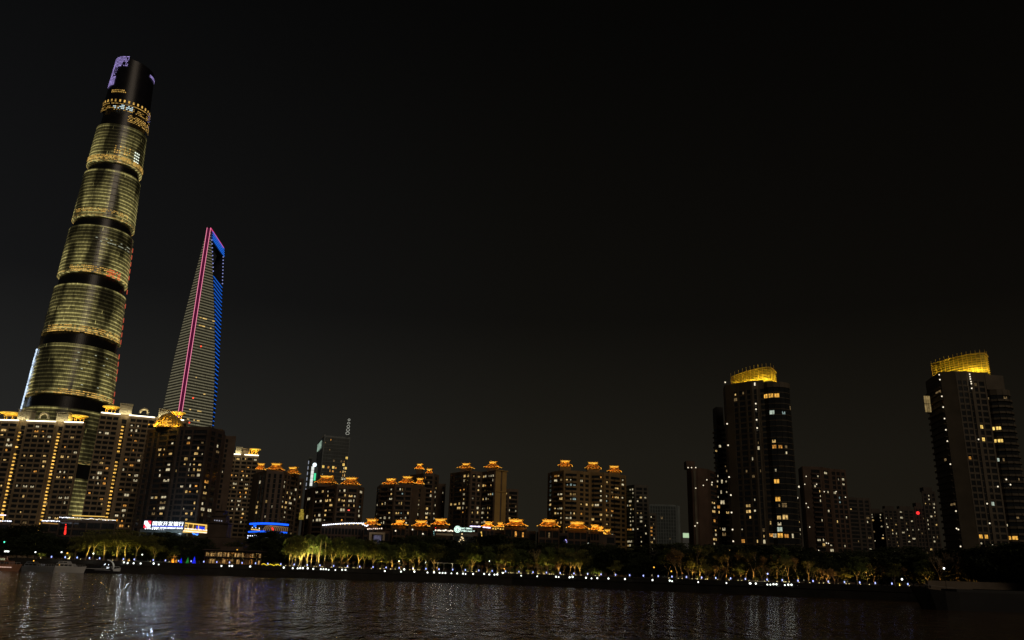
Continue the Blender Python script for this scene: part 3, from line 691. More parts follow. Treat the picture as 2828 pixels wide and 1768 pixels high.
# ------------------------------------------------------------------ Chinese hip roofs
def hip_roof(e, c, wd, dp, h, rz, ridge=.45, lampsP=420, curve=.35, both=True):
    """c = centre of the eave plane; a curved hip roof with ridge block, tile rolls, eave bulbs and the lamps that light it"""
    ca, sa = math.cos(rz), math.sin(rz)
    T = lambda x, y, z: (c[0] + x * ca - y * sa, c[1] + x * sa + y * ca, c[2] + z)
    m = MB(); n = 6; rw = wd * ridge; rd_ = dp * .22; secs = []
    for i in range(n + 1):
        f = i / n; g = 1 - (1 - f) ** 1.0; hx = (wd + (rw - wd) * f) / 2; hy = (dp + (rd_ - dp) * f) / 2; z = h * (f ** (1 + curve))
        up = .5 * (1 - f) ** 3
        secs.append([T(-hx, -hy, z + up), T(0, -hy, z), T(hx, -hy, z + up), T(hx, 0, z), T(hx, hy, z + up), T(0, hy, z), T(-hx, hy, z + up), T(-hx, 0, z)])
    for a, b_ in zip(secs, secs[1:]):
        for i in range(8): j = (i + 1) % 8; m.quad(a[i], a[j], b_[j], b_[i])
    m.quad(*[secs[0][i] for i in (0, 6, 4, 2)])
    roof = m.build('roof', tile, e)
    m = MB()                                                           # tile rolls running down the slopes, and the hips
    def line(p0, p1, side, r):
        pr = None
        for i in range(n + 1):
            f = i / n; hx = (wd + (rw - wd) * f) / 2; hy = (dp + (rd_ - dp) * f) / 2; z = h * (f ** (1 + curve)) + .12
            s = p0 + (p1 - p0) * f
            up = .5 * (1 - f) ** 3 * abs(p0) 
            x, y = {'f': (s * hx, -hy), 'r': (hx, s * hy), 'l': (-hx, s * hy)}[side]
            q = T(x, y, z + up)
            if pr: m.tube(pr, q, r, r, 4)
            pr = q
    k = max(5, int(wd / 1.5))
    for i in range(1, k): s = -1 + 2 * i / k; line(s, s, 'f', .09)
    k2 = max(4, int(dp / 1.5))
    for i in range(1, k2): s = -1 + 2 * i / k2; line(s, s, 'r', .13); line(s, s, 'l', .13)
    m.build('tile_roll', tile, roof)
    m = MB()
    for sd in 'f': line(-1, -1, sd, .30); line(1, 1, sd, .30)
    line(1, 1, 'r', .28); line(1, 1, 'l', .28); m.build('hip_ridge', tilec, roof)
    m = MB(); hw = rw / 2 + .4; hd = rd_ / 2 + .2
    P8 = lambda x, y, z: T(x, y, h + z)
    m.hexa([P8(-hw, -hd, -.2), P8(hw, -hd, -.2), P8(hw, hd, -.2), P8(-hw, hd, -.2), P8(-hw - .7, -hd - .2, 1.0), P8(hw + .7, -hd - .2, 1.0), P8(hw + .7, hd + .2, 1.0), P8(-hw - .7, hd + .2, 1.0)])
    m.hexa([P8(-hw - .9, -hd - .35, 1.0), P8(hw + .9, -hd - .35, 1.0), P8(hw + .9, hd + .35, 1.0), P8(-hw - .9, hd + .35, 1.0), P8(-hw - .9, -hd - .35, 1.25), P8(hw + .9, -hd - .35, 1.25), P8(hw + .9, hd + .35, 1.25), P8(-hw - .9, hd + .35, 1.25)])
    rg = m.build('ridge', tilec, roof)
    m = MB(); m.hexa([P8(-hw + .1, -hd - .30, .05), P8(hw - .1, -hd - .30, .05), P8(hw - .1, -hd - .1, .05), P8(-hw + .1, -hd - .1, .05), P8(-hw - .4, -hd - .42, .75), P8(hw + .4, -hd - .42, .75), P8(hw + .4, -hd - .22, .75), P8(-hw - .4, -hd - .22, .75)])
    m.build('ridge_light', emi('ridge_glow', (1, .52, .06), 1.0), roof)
    kb_ = max(4, int(wd / 2.0))
    m = MB()
    for i in range(kb_ + 1): m.ball(T(-wd / 2 + wd * i / kb_, -dp / 2 - .1, .35), .24, 5, 3)
    for i in range(1, max(3, int(dp / 3))): m.ball(T(wd / 2 + .1, -dp / 2 + dp * i / max(3, int(dp / 3)), .35), .22, 5, 3)
    each(m, 'eave_lamp', bulb, roof)
    for s in (-.7, -.23, .23, .7): lamp(e, T(s * wd / 2, -dp / 2 - 1.0, .3), lampsP * .36, (1, .40, .03), .3, aim=T(s * wd / 2, 0, h + 1.5), angle=150)
    lamp(e, T(wd / 2 + 1.0, -dp / 4, .3), lampsP * .5, (1, .40, .03), .3, aim=T(0, 0, h + 1.5), angle=150); lamp(e, T(0, -dp * .22 - 1, h - .3), lampsP * .25, (1, .6, .10), .2, aim=T(0, 0, h + 1), angle=140)
    return roof
def roof_px(e, x0, x1, ye, yr, Y, rz=-.25, ridge=.45, dpf=.75, power=420):
    a = W(x0, ye, Y); b_ = W(x1, ye, Y); app = b_.x - a.x; r = abs(rz)
    wd = app / (math.cos(r) + dpf * math.sin(r)); dp = wd * dpf
    h = (W(x0, yr, Y + dp * .4).z - a.z) - .8
    cx = (a.x + b_.x) / 2; cz = (a.z + b_.z) / 2
    hip_roof(e, (cx, Y + dp / 2, cz), wd, dp, max(1.5, h), rz, ridge, power)
    return cx, Y + dp / 2, cz, wd, dp
def drum(B, x, y, z, wd, dp, z1):
    q = MB(); q.box(x - wd * .38, x + wd * .38, y - dp * .36, y + dp * .36, z, z1 + .02); q.build('roof_drum', B.m, B.e)
GR = 'apartment towers with orange-lit hip roofs'
B = poly_tower('apartment_tower', 'dark apartment tower with three glowing orange hip roofs above the blue-lit lounge', brown,
    [(702, 1300, 530), (738, 1302, 505), (784, 1304, 508), (826, 1316, 530)], ['sSksks', 'sksskssks', 'swswsbsws'], group=GR)
B.lit('1405,970,w 1380,1145,y 1375,1185,y 1455,1140,y 1540,1222,w 1365,1258,y 1465,1290,w 1335,1225,d 1660,1000,w 1678,1040,y 1695,1042,w 1755,1048,w 1625,1105,y 1665,1140,y 1640,1180,y 1660,1178,y 1680,1190,w 1750,1118,w 1645,1285,w 1665,1295,w 1650,920,w', 350, 1080, 3.78); B.rnd(5); B.done()
for x0, x1, ye, yr, Y, rz, pw in ((703, 731, 1297, 1281, 522, .2, 300), (736, 781, 1297, 1281, 506, -.1, 420), (783, 828, 1309, 1291, 516, -.35, 420)):
    x, y, z, wd, dp = roof_px(B.e, x0, x1, ye, yr, Y, rz, power=pw); drum(B, x, y, B.zt - .5, wd, dp, z)
Bx = poly_tower('apartment_tower', 'low narrow dark block just right of the three-roofed tower', brown, [(813, 1320, 556), (839, 1323, 556)], ['swsws']); Bx.lit('1815,1095,y 1830,950,w', 350, 1080, 3.78); Bx.rnd(3); Bx.done()
q = MB(); p = W(832, 1420, 548); q.box(p.x - 1.3, p.x + 1.3, p.y, p.y + 2, p.z - 3.5, p.z + 1); q.box(p.x - .8, p.x + .8, p.y, p.y + 2, p.z + 1, p.z + 3.2); q.build('lit_stairwell', emi('stair_glow', (1, .72, .1), .25, .5), Bx.e)

B = poly_tower('apartment_tower', 'apartment tower with two orange hip roofs, in front of the glass office tower', brown,
    [(845, 1345, 560), (868, 1344, 540), (932, 1343, 520), (990, 1346, 522), (1005, 1351, 532)], ['sks', 'swbswbs', 'swbsbws', 'sws'], group=GR)
B.lit('1008,962,w 1050,965,y 1092,975,w 1140,1015,y 1280,975,w 1325,988,y 1370,990,w 1562,980,w 1415,1035,y 1460,1030,w 1360,1070,y 1412,1065,w 1458,1068,w 1280,1065,y 1075,1088,w 1128,1095,y 1170,1090,y 1220,1098,y 1313,1100,y 1355,1103,y 1408,1105,y 1345,1140,w 1408,1145,r 1345,1185,w 1390,1180,w 1125,1170,y 1120,1208,y 1165,1200,d 1060,1240,w 1060,1278,w 1015,1270,y 1055,1318,w 1010,1312,w 1335,1295,o 1540,1120,c 1545,1162,w 930,1075,w 995,1078,w 870,1275,w 1540,1245,w', 650, 1140, 4.4475); B.done()
for x0, x1, ye, yr in ((868, 928, 1334, 1315), (941, 992, 1338, 1320)):
    x, y, z, wd, dp = roof_px(B.e, x0, x1, ye, yr, 526, -.12, .5, power=460); drum(B, x, y, B.zt - .5, wd, dp, z)

B = poly_tower('apartment_tower', 'apartment tower with three low orange hip roofs, right of the glass office tower', brown,
    [(1043, 1347, 560), (1050, 1340, 545), (1092, 1339, 535), (1140, 1338, 535), (1176, 1342, 550)], ['sws', 'sbwsbs', 'sbwsbs', 'sSwS'], group=GR)
B.lit('355,440,w 435,440,w 465,492,y 492,495,c 355,548,y 305,553,w 173,628,w 225,625,y 250,628,w 455,610,y 410,655,d 430,720,y 475,718,c 555,720,y 470,755,w 550,755,w 158,772,w 210,770,w 243,770,w 362,765,y 283,803,w 208,845,w 232,848,w 613,622,w 645,615,d 635,730,w 518,865,w', 1000, 1240, 4.2); B.done()
for x0, x1, ye, yr, Y, pw in ((1055, 1101, 1338, 1323, 540, 420), (1101, 1146, 1334, 1317, 538, 420), (1146, 1171, 1337, 1322, 548, 300)):
    x, y, z, wd, dp = roof_px(B.e, x0, x1, ye, yr, Y, -.15, power=pw); drum(B, x, y, B.zt - .5, wd, dp, z)
B = poly_tower('apartment_tower', 'taller apartment tower with two stepped orange roofs, behind and right of the three-roofed one', brown,
    [(1131, 1304, 590), (1172, 1302, 575), (1198, 1314, 575), (1211, 1321, 585)], ['sSws', 'swbws', 'sws'], group=GR)
B.lit('720,355,o 765,362,d 805,465,o 840,478,w 868,480,y 895,455,w 805,540,w 860,548,w 715,598,w 745,710,y 738,745,w 755,775,y 740,770,w 790,740,y 820,745,w 872,752,y 880,660,w 732,810,w 815,813,w', 1000, 1240, 4.2); B.done()
for x0, x1, ye, yr, Y in ((1145, 1172, 1296, 1282, 584), (1171, 1198, 1311, 1296, 578)):
    x, y, z, wd, dp = roof_px(B.e, x0, x1, ye, yr, Y, -.2, .35, power=340); drum(B, x, y, B.zt - 6, wd, dp, z)
B = poly_tower('apartment_tower', 'plain dark wing at the right side of the two-stepped-roof tower', brown, [(1207, 1336, 592), (1231, 1336, 592)], ['sSws']); B.lit('950,530,w 935,785,w 915,620,d', 1000, 1240, 4.2); B.done()

B = poly_tower('apartment_tower', 'apartment tower with two orange roofs and tan lit right side, above the round-logo sign', brown,
    [(1245, 1304, 570), (1300, 1303, 550), (1332, 1308, 556), (1367, 1300, 545), (1398, 1299, 552)], ['swsWbswsws', 'swsws', 'sWbswbws', 's'], group=GR)
B.lit('1205,327,y 1252,327,y 1295,327,y 1202,365,w 1338,290,y 1375,285,y 1418,287,w 1505,285,w 1530,290,w 1505,325,w 1530,340,w 1368,400,w 1420,403,y 1412,435,o 1330,437,y 1507,430,y 1147,478,o 1198,478,o 1197,512,w 1195,552,y 1280,550,w 1467,512,w 1462,550,y 1502,543,y 1460,590,w 1415,590,y 1537,500,c 1093,623,y 1135,628,y 1190,628,w 1135,665,y 1188,668,w 1355,660,w 1453,660,y 1232,700,d 1317,702,y 1350,700,w 1400,705,w 1455,705,y 1493,698,y 1185,740,o 1267,738,y 1395,780,w 1450,780,y 1350,818,w 1395,820,w 1308,855,y 1392,857,w 1045,660,y', 1000, 1240, 4.2)
B.done()
q = MB(); P, u, L = seg(B.xy[-2], B.xy[-1]); n = Vector((u.y, -u.x)); q.obox(P, u, n, .3, L * .48, .36, .7, GZ, B.zt + .2); q.obox(P, u, n, L * .62, L, .36, .7, GZ, B.zt + .2); q.obox(P, u, n, -.4, L + .5, .36, 1.1, B.zt - 14, B.zt - 13.4); q.obox(P, u, n, -.6, L + .7, .36, 1.3, B.zt, B.zt + .6)
q.build('side_pilaster', mat('tan_pilaster', (.42, .27, .09), var=.15), B.e)
for x0, x1, ye, yr, Y in ((1262, 1312, 1293, 1281, 556), (1336, 1387, 1291, 1276, 550)):
    x, y, z, wd, dp = roof_px(B.e, x0, x1, ye, yr, Y, -.3, .3, power=420); drum(B, x, y, B.zt - .5, wd, dp, z)
B = poly_tower('apartment_tower', 'lower dark block tucked behind the tan-sided tower', brown, [(1394, 1345, 610), (1404, 1345, 610), (1431, 1362, 612)], ['sws', 'swbws']); B.lit('1735,545,y 1725,695,w 1728,785,y 1795,710,w 1770,670,d', 1000, 1240, 4.2); B.rnd(6); B.done()

B = poly_tower('apartment_tower', 'broad tan apartment tower with three pointed orange roofs at the centre right', tan,
    [(1514, 1318, 560), (1528, 1300, 550), (1558, 1297, 540), (1596, 1299, 541), (1630, 1304, 548), (1667, 1304, 545), (1728, 1311, 560)], ['sws', 'sbwbs', 'sbwbs', 'swsws', 'swbws', 'swswbsws'], group=GR, sp=1.2)
B.lit('503,312,w 545,255,y 500,240,o 640,315,y 665,320,w 575,305,d 640,380,c 670,380,c 715,383,c 540,470,w 572,472,w 665,450,y 690,450,y 665,485,w 712,483,c 575,540,y 540,605,w 540,625,w 497,635,y 495,670,y 540,675,w 570,635,y 572,670,w 660,680,w 710,675,y 635,705,w 662,710,w 763,685,o 665,740,c 543,745,o 432,605,c 450,605,y 455,530,w 535,770,y 795,590,y 762,320,w 985,315,o 1033,350,y 980,380,y 982,408,w 980,508,w 1025,510,w 1065,518,c 1090,518,o 1085,455,d 1125,425,y 1163,525,y 1165,500,w 872,565,y 872,592,y 945,590,w 980,540,w 965,660,y 980,700,y 1025,703,y 1060,680,w 1090,680,o 1070,615,o 1213,350,w 1240,352,w 875,755,y 1028,800,y 1060,803,d 1090,870,w', 1400, 1240, 3.78); B.done()
for x0, x1, ye, yr, Y in ((1541, 1583, 1287, 1273, 548), (1616, 1663, 1294, 1278, 550), (1677, 1719, 1303, 1288, 554)):
    x, y, z, wd, dp = roof_px(B.e, x0, x1, ye, yr, Y, -.1, .45, power=400); drum(B, x, y, B.zt - 1, wd, dp, z)
B5 = poly_tower('apartment_tower', 'greyish apartment tower dotted with many white windows, behind the broad tan one', greyw,
    [(1728, 1324, 640), (1752, 1345, 630), (1790, 1353, 632)], ['swbws', 'swwsws'])
B5.lit('1288,415,w 1335,412,w 1315,450,w 1315,475,w 1280,550,w 1265,578,w 1288,578,y 1290,632,w 1315,632,y 1290,660,w 1290,688,w 1318,712,w 1285,738,w 1342,740,w 1290,797,w 1268,852,o 1293,855,o 1343,850,w 1247,985,y 1295,965,w 1270,975,w 1275,1015,w 1418,500,y 1467,493,w 1418,770,w 1420,718,w 1420,660,d 1447,810,w 1460,865,w', 1400, 1240, 3.78); B5.rnd(10, 'wwyd'); B5.done()
Bz = poly_tower('apartment_tower', 'small distant block with a column of lit windows left of the dark office slab', greyw, [(1791, 1409, 700), (1812, 1425, 705)], ['swws']); Bz.rnd(16, 'wwyod'); Bz.done()

# ------------------------------------------------------------------ office towers
og = mat('hazed_office_glass', (.045, .058, .058), rough=.35)  # distance haze put into the colour, paler than the near glass
def office(label, corners, pats, m, back=25, **k): return poly_tower('office_tower', label, m, corners, pats, back=back, cat='office tower', fh=k.pop('fh', 4.0), gm=og, **k)
B = office('dark glass office tower with a lit mast and pale roof panel, left of centre', [(880, 1216, 1010), (896, 1208, 950), (967, 1210, 960)], ['nggggn', 'nggggggggggn'], slate)
B.lit('1105,380,d 1355,545,Y 1340,630,Y 1345,610,o 1200,565,d 1080,655,Y 1150,655,o 1195,660,Y 1240,663,o 1200,690,o 1195,700,o 1340,697,Y 1370,705,y 1275,735,o 1320,735,y 1345,740,y 1320,795,w 1310,740,o 1380,710,w 1375,730,w 1075,750,w', 650, 1140, 4.4475, 20); B.rnd(10, 'dod'); B.done()
p = W(961, 1207, 955); q = MB(); hm = (W(965, 1158, 955).z - p.z)
for dx in (-1.1, 1.1): q.tube((p.x + dx, p.y, B.zt - 1), (p.x, p.y, B.zt + hm), .25, .1, 4)
q.build('mast', black, B.e)
for i in range(5):
    q = MB(); z = B.zt + 2.5 + i * hm * .19; r = 2.1 - i * .2; pr = None
    for k in range(13): t = k / 12 * 2 * math.pi; a = (p.x - .8 + i * .1 + r * math.cos(t), p.y - .6, z + 1.6 + r * .8 * math.sin(t)); pr and q.tube(pr, a, .26, .26, 4); pr = a
    q.build('mast_ring_light', emi('mast_glow', (.85, .85, .72), .5), B.e)
P, u, L = seg(B.xy[0], B.xy[1]); n = Vector((u.y, -u.x)); q = MB()
for k in range(6): q.obox(P, u, n, 2 + k * L * .11, 2 + k * L * .11 + L * .085, .6, .9, B.zt - 12, B.zt - 3)
q.build('roof_sign_panel', emi('panel_glow', (.55, .78, .62), .4, .4, .2), B.e)
q = MB(); P2, u2, L2 = seg(B.xy[1], B.xy[2]); n2 = Vector((u2.y, -u2.x)); q.obox(P, u, n, 0, L, -.5, .3, B.zt, B.zt + .8); q.build('pale_parapet', mat('parapet_pale', (.6, .6, .6)), B.e)  # plain pale box along the parapet
q = MB(); pe = W(966, 1290, 957)
for k in range(7): q.box(B.xy[2].x + .2, B.xy[2].x + 1.4, B.xy[2].y - 1, B.xy[2].y + .5, B.zt - 62 - k * 6.5, B.zt - 59 - k * 6.5)
q.build('edge_light', emi('corner_lights', (.8, .85, .9), .6), B.e)
B = office('slim office tower with a bluish lit edge, left of the glass office tower', [(853, 1262, 900), (863, 1262, 900)], ['nggn'], slate); B.rnd(4, 'dd'); B.done()
q = MB(); P, u, L = seg(B.xy[0], B.xy[1]); n = Vector((u.y, -u.x))
for k in range(24): q.obox(P, u, n, L * .05, L * .2, .3, .9, B.zt - 8 - k * 6, B.zt - 4.5 - k * 6)
q.build('edge_light', emi('edge_pale', (.7, .75, .9), .45), B.e)
B = office('low dark block carrying a vertical row of five white lamps between two office towers', [(862, 1288, 925), (879, 1292, 925)], ['nSn'], dgrey); B.done()
for k in range(5):
    q = MB(); p = W(862.5 - k * 1.3, 1293 + k * 11, 920); q.box(p.x - 1.9, p.x + 1.9, p.y, p.y + 1, p.z - 2, p.z + 2); q.build('sign_lamp', emi('sign_lamp_white', (.9, .95, .9), .9), B.e)
q = MB(); p = W(869, 1284, 920); q.ball((p.x, p.y, p.z), 2.4); q.build('roof_lamp', emi('roof_lamp_glow', (.8, .95, 1), 1.6), B.e)
q = MB(); p = W(869, 1317, 920); q.box(p.x - 1, p.x + 1, p.y, p.y + 1, p.z - 4, p.z + 4); q.build('green_lamp', emi('green_glow', (.1, 1, .45), .8), B.e)
B = office('plain dark office slab in the gap right of the tan tower', [(1794, 1389, 1000), (1866, 1389, 1000), (1871, 1392, 1010), (1877, 1411, 1012)], ['ng' * 10 + 'n', 'n', 'n'], slate); B.rnd(5, 'd'); B.done()
B = office('low grey block with a pale green lit panel beside the dark office slab', [(1885, 1471, 760), (1906, 1471, 760)], ['S'], mat('pale_block', (.22, .24, .25))); B.done()
q = MB(); P, u, L = seg(B.xy[0], B.xy[1]); n = Vector((u.y, -u.x))
for k in range(9): q.obox(P, u, n, .3 + k * L / 9, .3 + (k + .78) * L / 9, .4, .7, B.zt - 4.6, B.zt - .6)
q.build('lit_panel', emi('panel_green', (.72, 1, .6), .7), B.e)

# ------------------------------------------------------------------ right-hand towers
rdark = mat('taupe_cladding', (.098, .080, .056), var=.2)
rdark2 = mat('dark_taupe_cladding', (.060, .048, .038), var=.25)
def fdots(B, pts, ox, oy, sc, Y, r=.42):
    for t_ in pts.split():
        x, y = t_.split(','); p = W(ox + float(x) / sc, oy + float(y) / sc, Y); q = MB(); q.ball(p, r, 6, 4); q.build('facade_lamp', dot, B.e)
def curved_bay(B, c, r, a0, a1, z0, z1, fh, n=7, pat='g', bal=.9):
    """drum-shaped bay of stacked curved balconies"""
    pts = [Vector((c[0] + r * math.cos(a0 + (a1 - a0) * i / n), c[1] + r * math.sin(a0 + (a1 - a0) * i / n))) for i in range(n + 1)]
    for p, q in zip(pts, pts[1:]): B.wall(p, q, z0, z1, pat, fh=fh, d=.5, head=3, sp=1.0, bal=bal)
    B.w.prism([p.lerp(Vector(c[:2]), .04) for p in pts] + [Vector((c[0], c[1] + r))], z0, z1)
crown_m = mat('crown_screen', (.30, .27, .085), rough=.5, var=.6, scale=1.1)
def crown_ring(B, foot, z, h, postz, power, over=2.4):
    """open screen of rails and posts round the roof, with the wall lights that make it glow"""
    m = MB(); pn = MB()
    for a, b_ in zip(foot, foot[1:]):
        P, u, L = seg(a, b_); n = Vector((u.y, -u.x))
        pn.obox(P, u, n, 0, L, -.35, -.25, z, z + h - .4)
    o = pn.build('crown_screen', crown_m, B.e)
    for k in range(9):
        zz = z + .4 + (h - .8) * k / 8; q = MB() if k == 0 else q
        for a, b_ in zip(foot, foot[1:]):
            P, u, L = seg(a, b_); n = Vector((u.y, -u.x)); q.obox(P, u, n, 0, L, 0, .28 if k < 8 else .6, zz, zz + (.24 if k < 8 else .5))
    q.build('crown_rail', gold, o)
    k = 0
    for a, b_ in zip(foot, foot[1:]):
        P, u, L = seg(a, b_); n = Vector((u.y, -u.x)); q = MB(); q.obox(P, u, n, -.1, .1, .3, .5, z, z + h + over); q.build('crown_post', gold, o)
        g = fr_(P, u); lamp(B.e, g(L / 2, 2.6, z + .2), power * 1.5, (1, .78, .09), .3, aim=g(L / 2, -1, z + h * .8), angle=150); k += 1
        if L > 5: lamp(B.e, g(L * .98, 2.6, z + .2), power, (1, .78, .09), .3, aim=g(L, -1, z + h * .8), angle=150)
E1, E2 = 468, 452
B = poly_tower('apartment_tower', 'dark high-rise with a glowing yellow screen crown and curved glazed corner, right of centre', rdark,
    [(1998, 1066, E1 + 10), (2003, 1062, E1), (2076, 1056, E2 + 3), (2092, 1055, E2 + 2), (2108, 1054, E2)], ['s', 'SwsWsws', 'sks', 'sw'], fh=3.25, head=5, d=.3)
z1 = B.zt; xe = B.xy[-1]; r_ = (Wg(2170, E2 + 8, z1).x - xe.x) / 2 + .2
curved_bay(B, (xe.x + r_, xe.y + 6.5), r_ * 1.06, math.pi * 1.14, math.pi * 2.0, GZ, z1 - 1.2, 3.25, 7)
B.lit('410,250,y 480,250,d 365,293,w 710,288,O 745,288,O 690,288,O 713,405,W 800,398,c 710,605,y 725,675,o 750,675,o 810,678,w 728,840,w 745,917,O 755,1042,O 760,1165,y 775,1165,y 775,1215,w 778,1250,W 680,1290,o 775,1295,O 800,1295,o 730,1285,w 840,1285,w 525,1075,y 527,1115,y 534,1158,y 675,1205,y 470,1322,o 597,1330,y 460,1240,w 595,615,d 592,655,w 590,735,w 600,815,d 600,855,d 605,1050,w 610,1130,w 627,1250,d 628,1295,y 635,1335,w 430,325,d 765,1090,d 500,840,d', 1860, 980, 2.606, 20)
fdots(B, '585,205 585,217 592,352 594,392 598,468 602,527 372,198 386,497 393,651 400,880 413,1010 418,1135 425,1258 430,1342 875,1380', 1860, 980, 2.606, E2 - .6, .45)
ft = []
for i in range(11):
    f = i / 10; x = 2021 + (2128 - 2021) * f; Y = E2 + 2 + 27 * (1 - f) ** 1.7; q = Wg(x, Y, z1 + 4); ft.append(Vector((q.x, q.y)))
for x, Y in ((2136, E2 + 7), (2143, E2 + 14)): q = Wg(x, Y, z1 + 4); ft.append(Vector((q.x, q.y)))
q = MB(); q.prism([p for p in ft] + [ft[-1] * 1.03, ft[0] * 1.01], z1 - 2.5, z1 + .1); q.build('roof_deck', rdark, B.e)
crown_ring(B, ft, z1 + .1, 8.2, 0, 560); B.rnd(5, 'd', 'g'); B.done()
B = poly_tower('apartment_tower', 'balconied slab at the left shoulder of the dark high-rise with the yellow screen crown', mat('pale_balcony', (.12, .105, .075), var=.2),
    [(1971, 1178, 500), (1979, 1176, 498), (1992, 1174, 498), (2013, 1173, 498)], ['b', 'k', 'bws'], fh=3.1, d=.3, bal=1.4)
B.lit('318,905,w 340,900,w 368,900,w 400,890,w 380,980,w 365,980,w 325,1020,w 350,1045,w 325,1105,o 328,1135,y 398,1130,y 312,880,w 372,835,d 335,1250,d 350,1250,w', 1860, 980, 2.606); B.rnd(14, 'ddwy'); B.done()
cap(B, 1979, 1999, 500, 12, 8, dgrey)
B = poly_tower('apartment_tower', 'reddish-brown tower with a dotted pale pier, left of the dark high-rises', rust,
    [(1897, 1292, 560), (1910, 1292, 556), (1924, 1292, 556), (1952, 1295, 562), (1980, 1307, 580)], ['sS', 'nsn', 'sSs', 'sws'], fh=3.1)
B.lit('260,1270,y 262,1320,y 262,1365,w 288,1080,w 208,940,w 278,918,w', 1860, 980, 2.606, 20); B.rnd(4); B.done()
fdots(B, '105,812 130,812 160,812 160,960 172,1210 155,1232 240,900 215,940 278,918', 1860, 980, 2.606, 555, .4)
P, u, L = seg(B.xy[1], B.xy[2]); n = Vector((u.y, -u.x)); q = MB(); q.obox(P, u, n, L * .3, L * .7, .4, .7, GZ, B.zt - 2); q.build('pier', mat('pale_pier', (.15, .13, .09)), B.e)
cap(B, 1896, 1919, 560, 5, 8)
B = poly_tower('apartment_tower', 'reddish-brown ribbed tower between the two dark high-rises, many small lights', rust,
    [(2206, 1300, 560), (2216, 1293, 545), (2266, 1290, 545), (2290, 1288, 552), (2334, 1295, 556)], ['s', 'sSbws', 'sws', 'swswsws'], fh=3.1)
B.lit('1060,870,w 1030,932,w 1045,990,y 1068,985,w 1122,985,w 1160,985,w 1195,885,w 1225,885,w 1227,912,w 1205,1020,c 1210,1048,c 1045,1045,w 1180,1190,y 1085,1187,w 1070,1330,w 1072,1357,y 1118,1385,w 1118,1412,w 1230,1360,w 915,1275,w', 1860, 980, 2.606); B.rnd(6, 'wwd'); B.done()
fdots(B, '955,875 945,932 1030,932 955,1070 970,1098 980,1240 1085,985 1238,1025 1100,1355 1115,1358 1045,1408 1170,985', 1860, 980, 2.606, 543, .36)
Br = poly_tower('apartment_tower', 'thin block with scattered white lights just right of the curved-corner high-rise', rdark2, [(2186, 1372, 620), (2208, 1372, 622)], ['swws']); Br.rnd(22, 'wwyd'); Br.done()
fdots(Br, '890,1028 905,950', 1860, 980, 2.606, 610, .8)
Br = poly_tower('apartment_tower', 'low dark block right of the ribbed reddish-brown tower', rdark2, [(2337, 1371, 640), (2402, 1378, 645)], ['swwswsws']); Br.rnd(12, 'wwyd'); Br.done()
for i, (x0, x1, yt, Y, lab, nl) in enumerate(((2401, 2438, 1412, 900, 'distant dark housing block, left one of three with scattered lights', 16), (2438, 2478, 1405, 880, 'distant dark housing block, middle one with a flat cap roof', 20), (2478, 2524, 1405, 900, 'distant dark housing block, right one next to the red lamp', 14), (2524, 2552, 1398, 700, 'dark block carrying a red rooftop lamp', 8), (2545, 2582, 1356, 640, 'dark tower block tucked at the left flank of the rightmost high-rise', 26))):
    Br = poly_tower('housing_block', lab, rdark2, [(x0, yt, Y), (x1, yt + 1.5, Y)], ['swswsws'], cat='housing block', fh=3.1); Br.rnd(nl, 'wwydw'); Br.done(); cap(Br, x0 + 6, x1 - 8, Y, 3)
    if i == 3:
        q = MB(); p = W(2535, 1417, 695); q.ball(p, 1.4, 8, 5); q.build('red_roof_lamp', emi('red_glow', (1, .03, .03), 1.5), Br.e)
# rightmost high-rise
F1 = 410
B = poly_tower('apartment_tower', 'rightmost dark high-rise with a broad blank wall and a tall glowing screen crown', rdark,
    [(2556, 1046, F1 + 26), (2575, 1040, F1 + 14), (2596, 1031, F1 + 4), (2637, 1029, F1), (2665, 1028, F1), (2680, 1028, F1 + 1), (2717, 1030, F1 + 2)], ['b', 'b', 'S', 'sWsW', 'sks', 'swsWs'], fh=3.25, head=5, d=.3, zt=None)
z1 = B.zt; xe = B.xy[-1]; r_ = (Wg(2772, F1 + 8, z1).x - xe.x) / 2
curved_bay(B, (xe.x + r_, xe.y + 6), r_ * 1.05, math.pi * 1.14, math.pi * 2.0, GZ, z1 - 9, 3.25, 7, 'b', .8)
q = MB(); q.prism([Vector((xe.x, xe.y - .5)), Vector((xe.x + r_ * 1.5, xe.y + 1)), Vector((xe.x + r_ * 2, xe.y + 7)), Vector((xe.x + r_ * 2, xe.y + 14)), Vector((xe.x, xe.y + 14))], z1 - 9, z1 - 1); q.build('stair_head', rdark, B.e)
B.lit('858,588,Y 870,665,Y 930,580,Y 955,580,Y 945,660,Y 968,660,Y 750,773,o 980,815,W 930,1100,W 825,1338,O 878,1338,O 1045,1342,O 1065,1342,O 822,1378,w 625,782,d 820,290,d 640,1345,Y 615,1345,Y 590,1355,w 583,1317,w 550,1170,w 540,1120,w 555,1020,d 560,1090,d 575,360,d 485,430,Y 1000,815,d 1010,400,d 1005,935,d 1045,1225,w 1050,1270,w 700,1095,d', 2360, 940, 2.438, 22)
fdots(B, '570,232 575,265 588,377 597,450 606,527 615,603 625,679 645,834 683,1150 687,1267 699,1274 714,1388 775,228 778,245 780,260 784,278 787,292 789,323 835,667 893,1100 910,1232 930,1373 1022,937 965,985 1050,972', 2360, 940, 2.438, F1 - .8, .38)
ft = []
for i in range(13):
    f = i / 12; x = 2577 + (2722 - 2577) * f; Y = F1 + 2 + 26 * (1 - f) ** 1.6; q = Wg(x, Y, z1 + 5); ft.append(Vector((q.x, q.y)))
for x, Y in ((2727, F1 + 5), (2731, F1 + 9)): q = Wg(x, Y, z1 + 5); ft.append(Vector((q.x, q.y)))
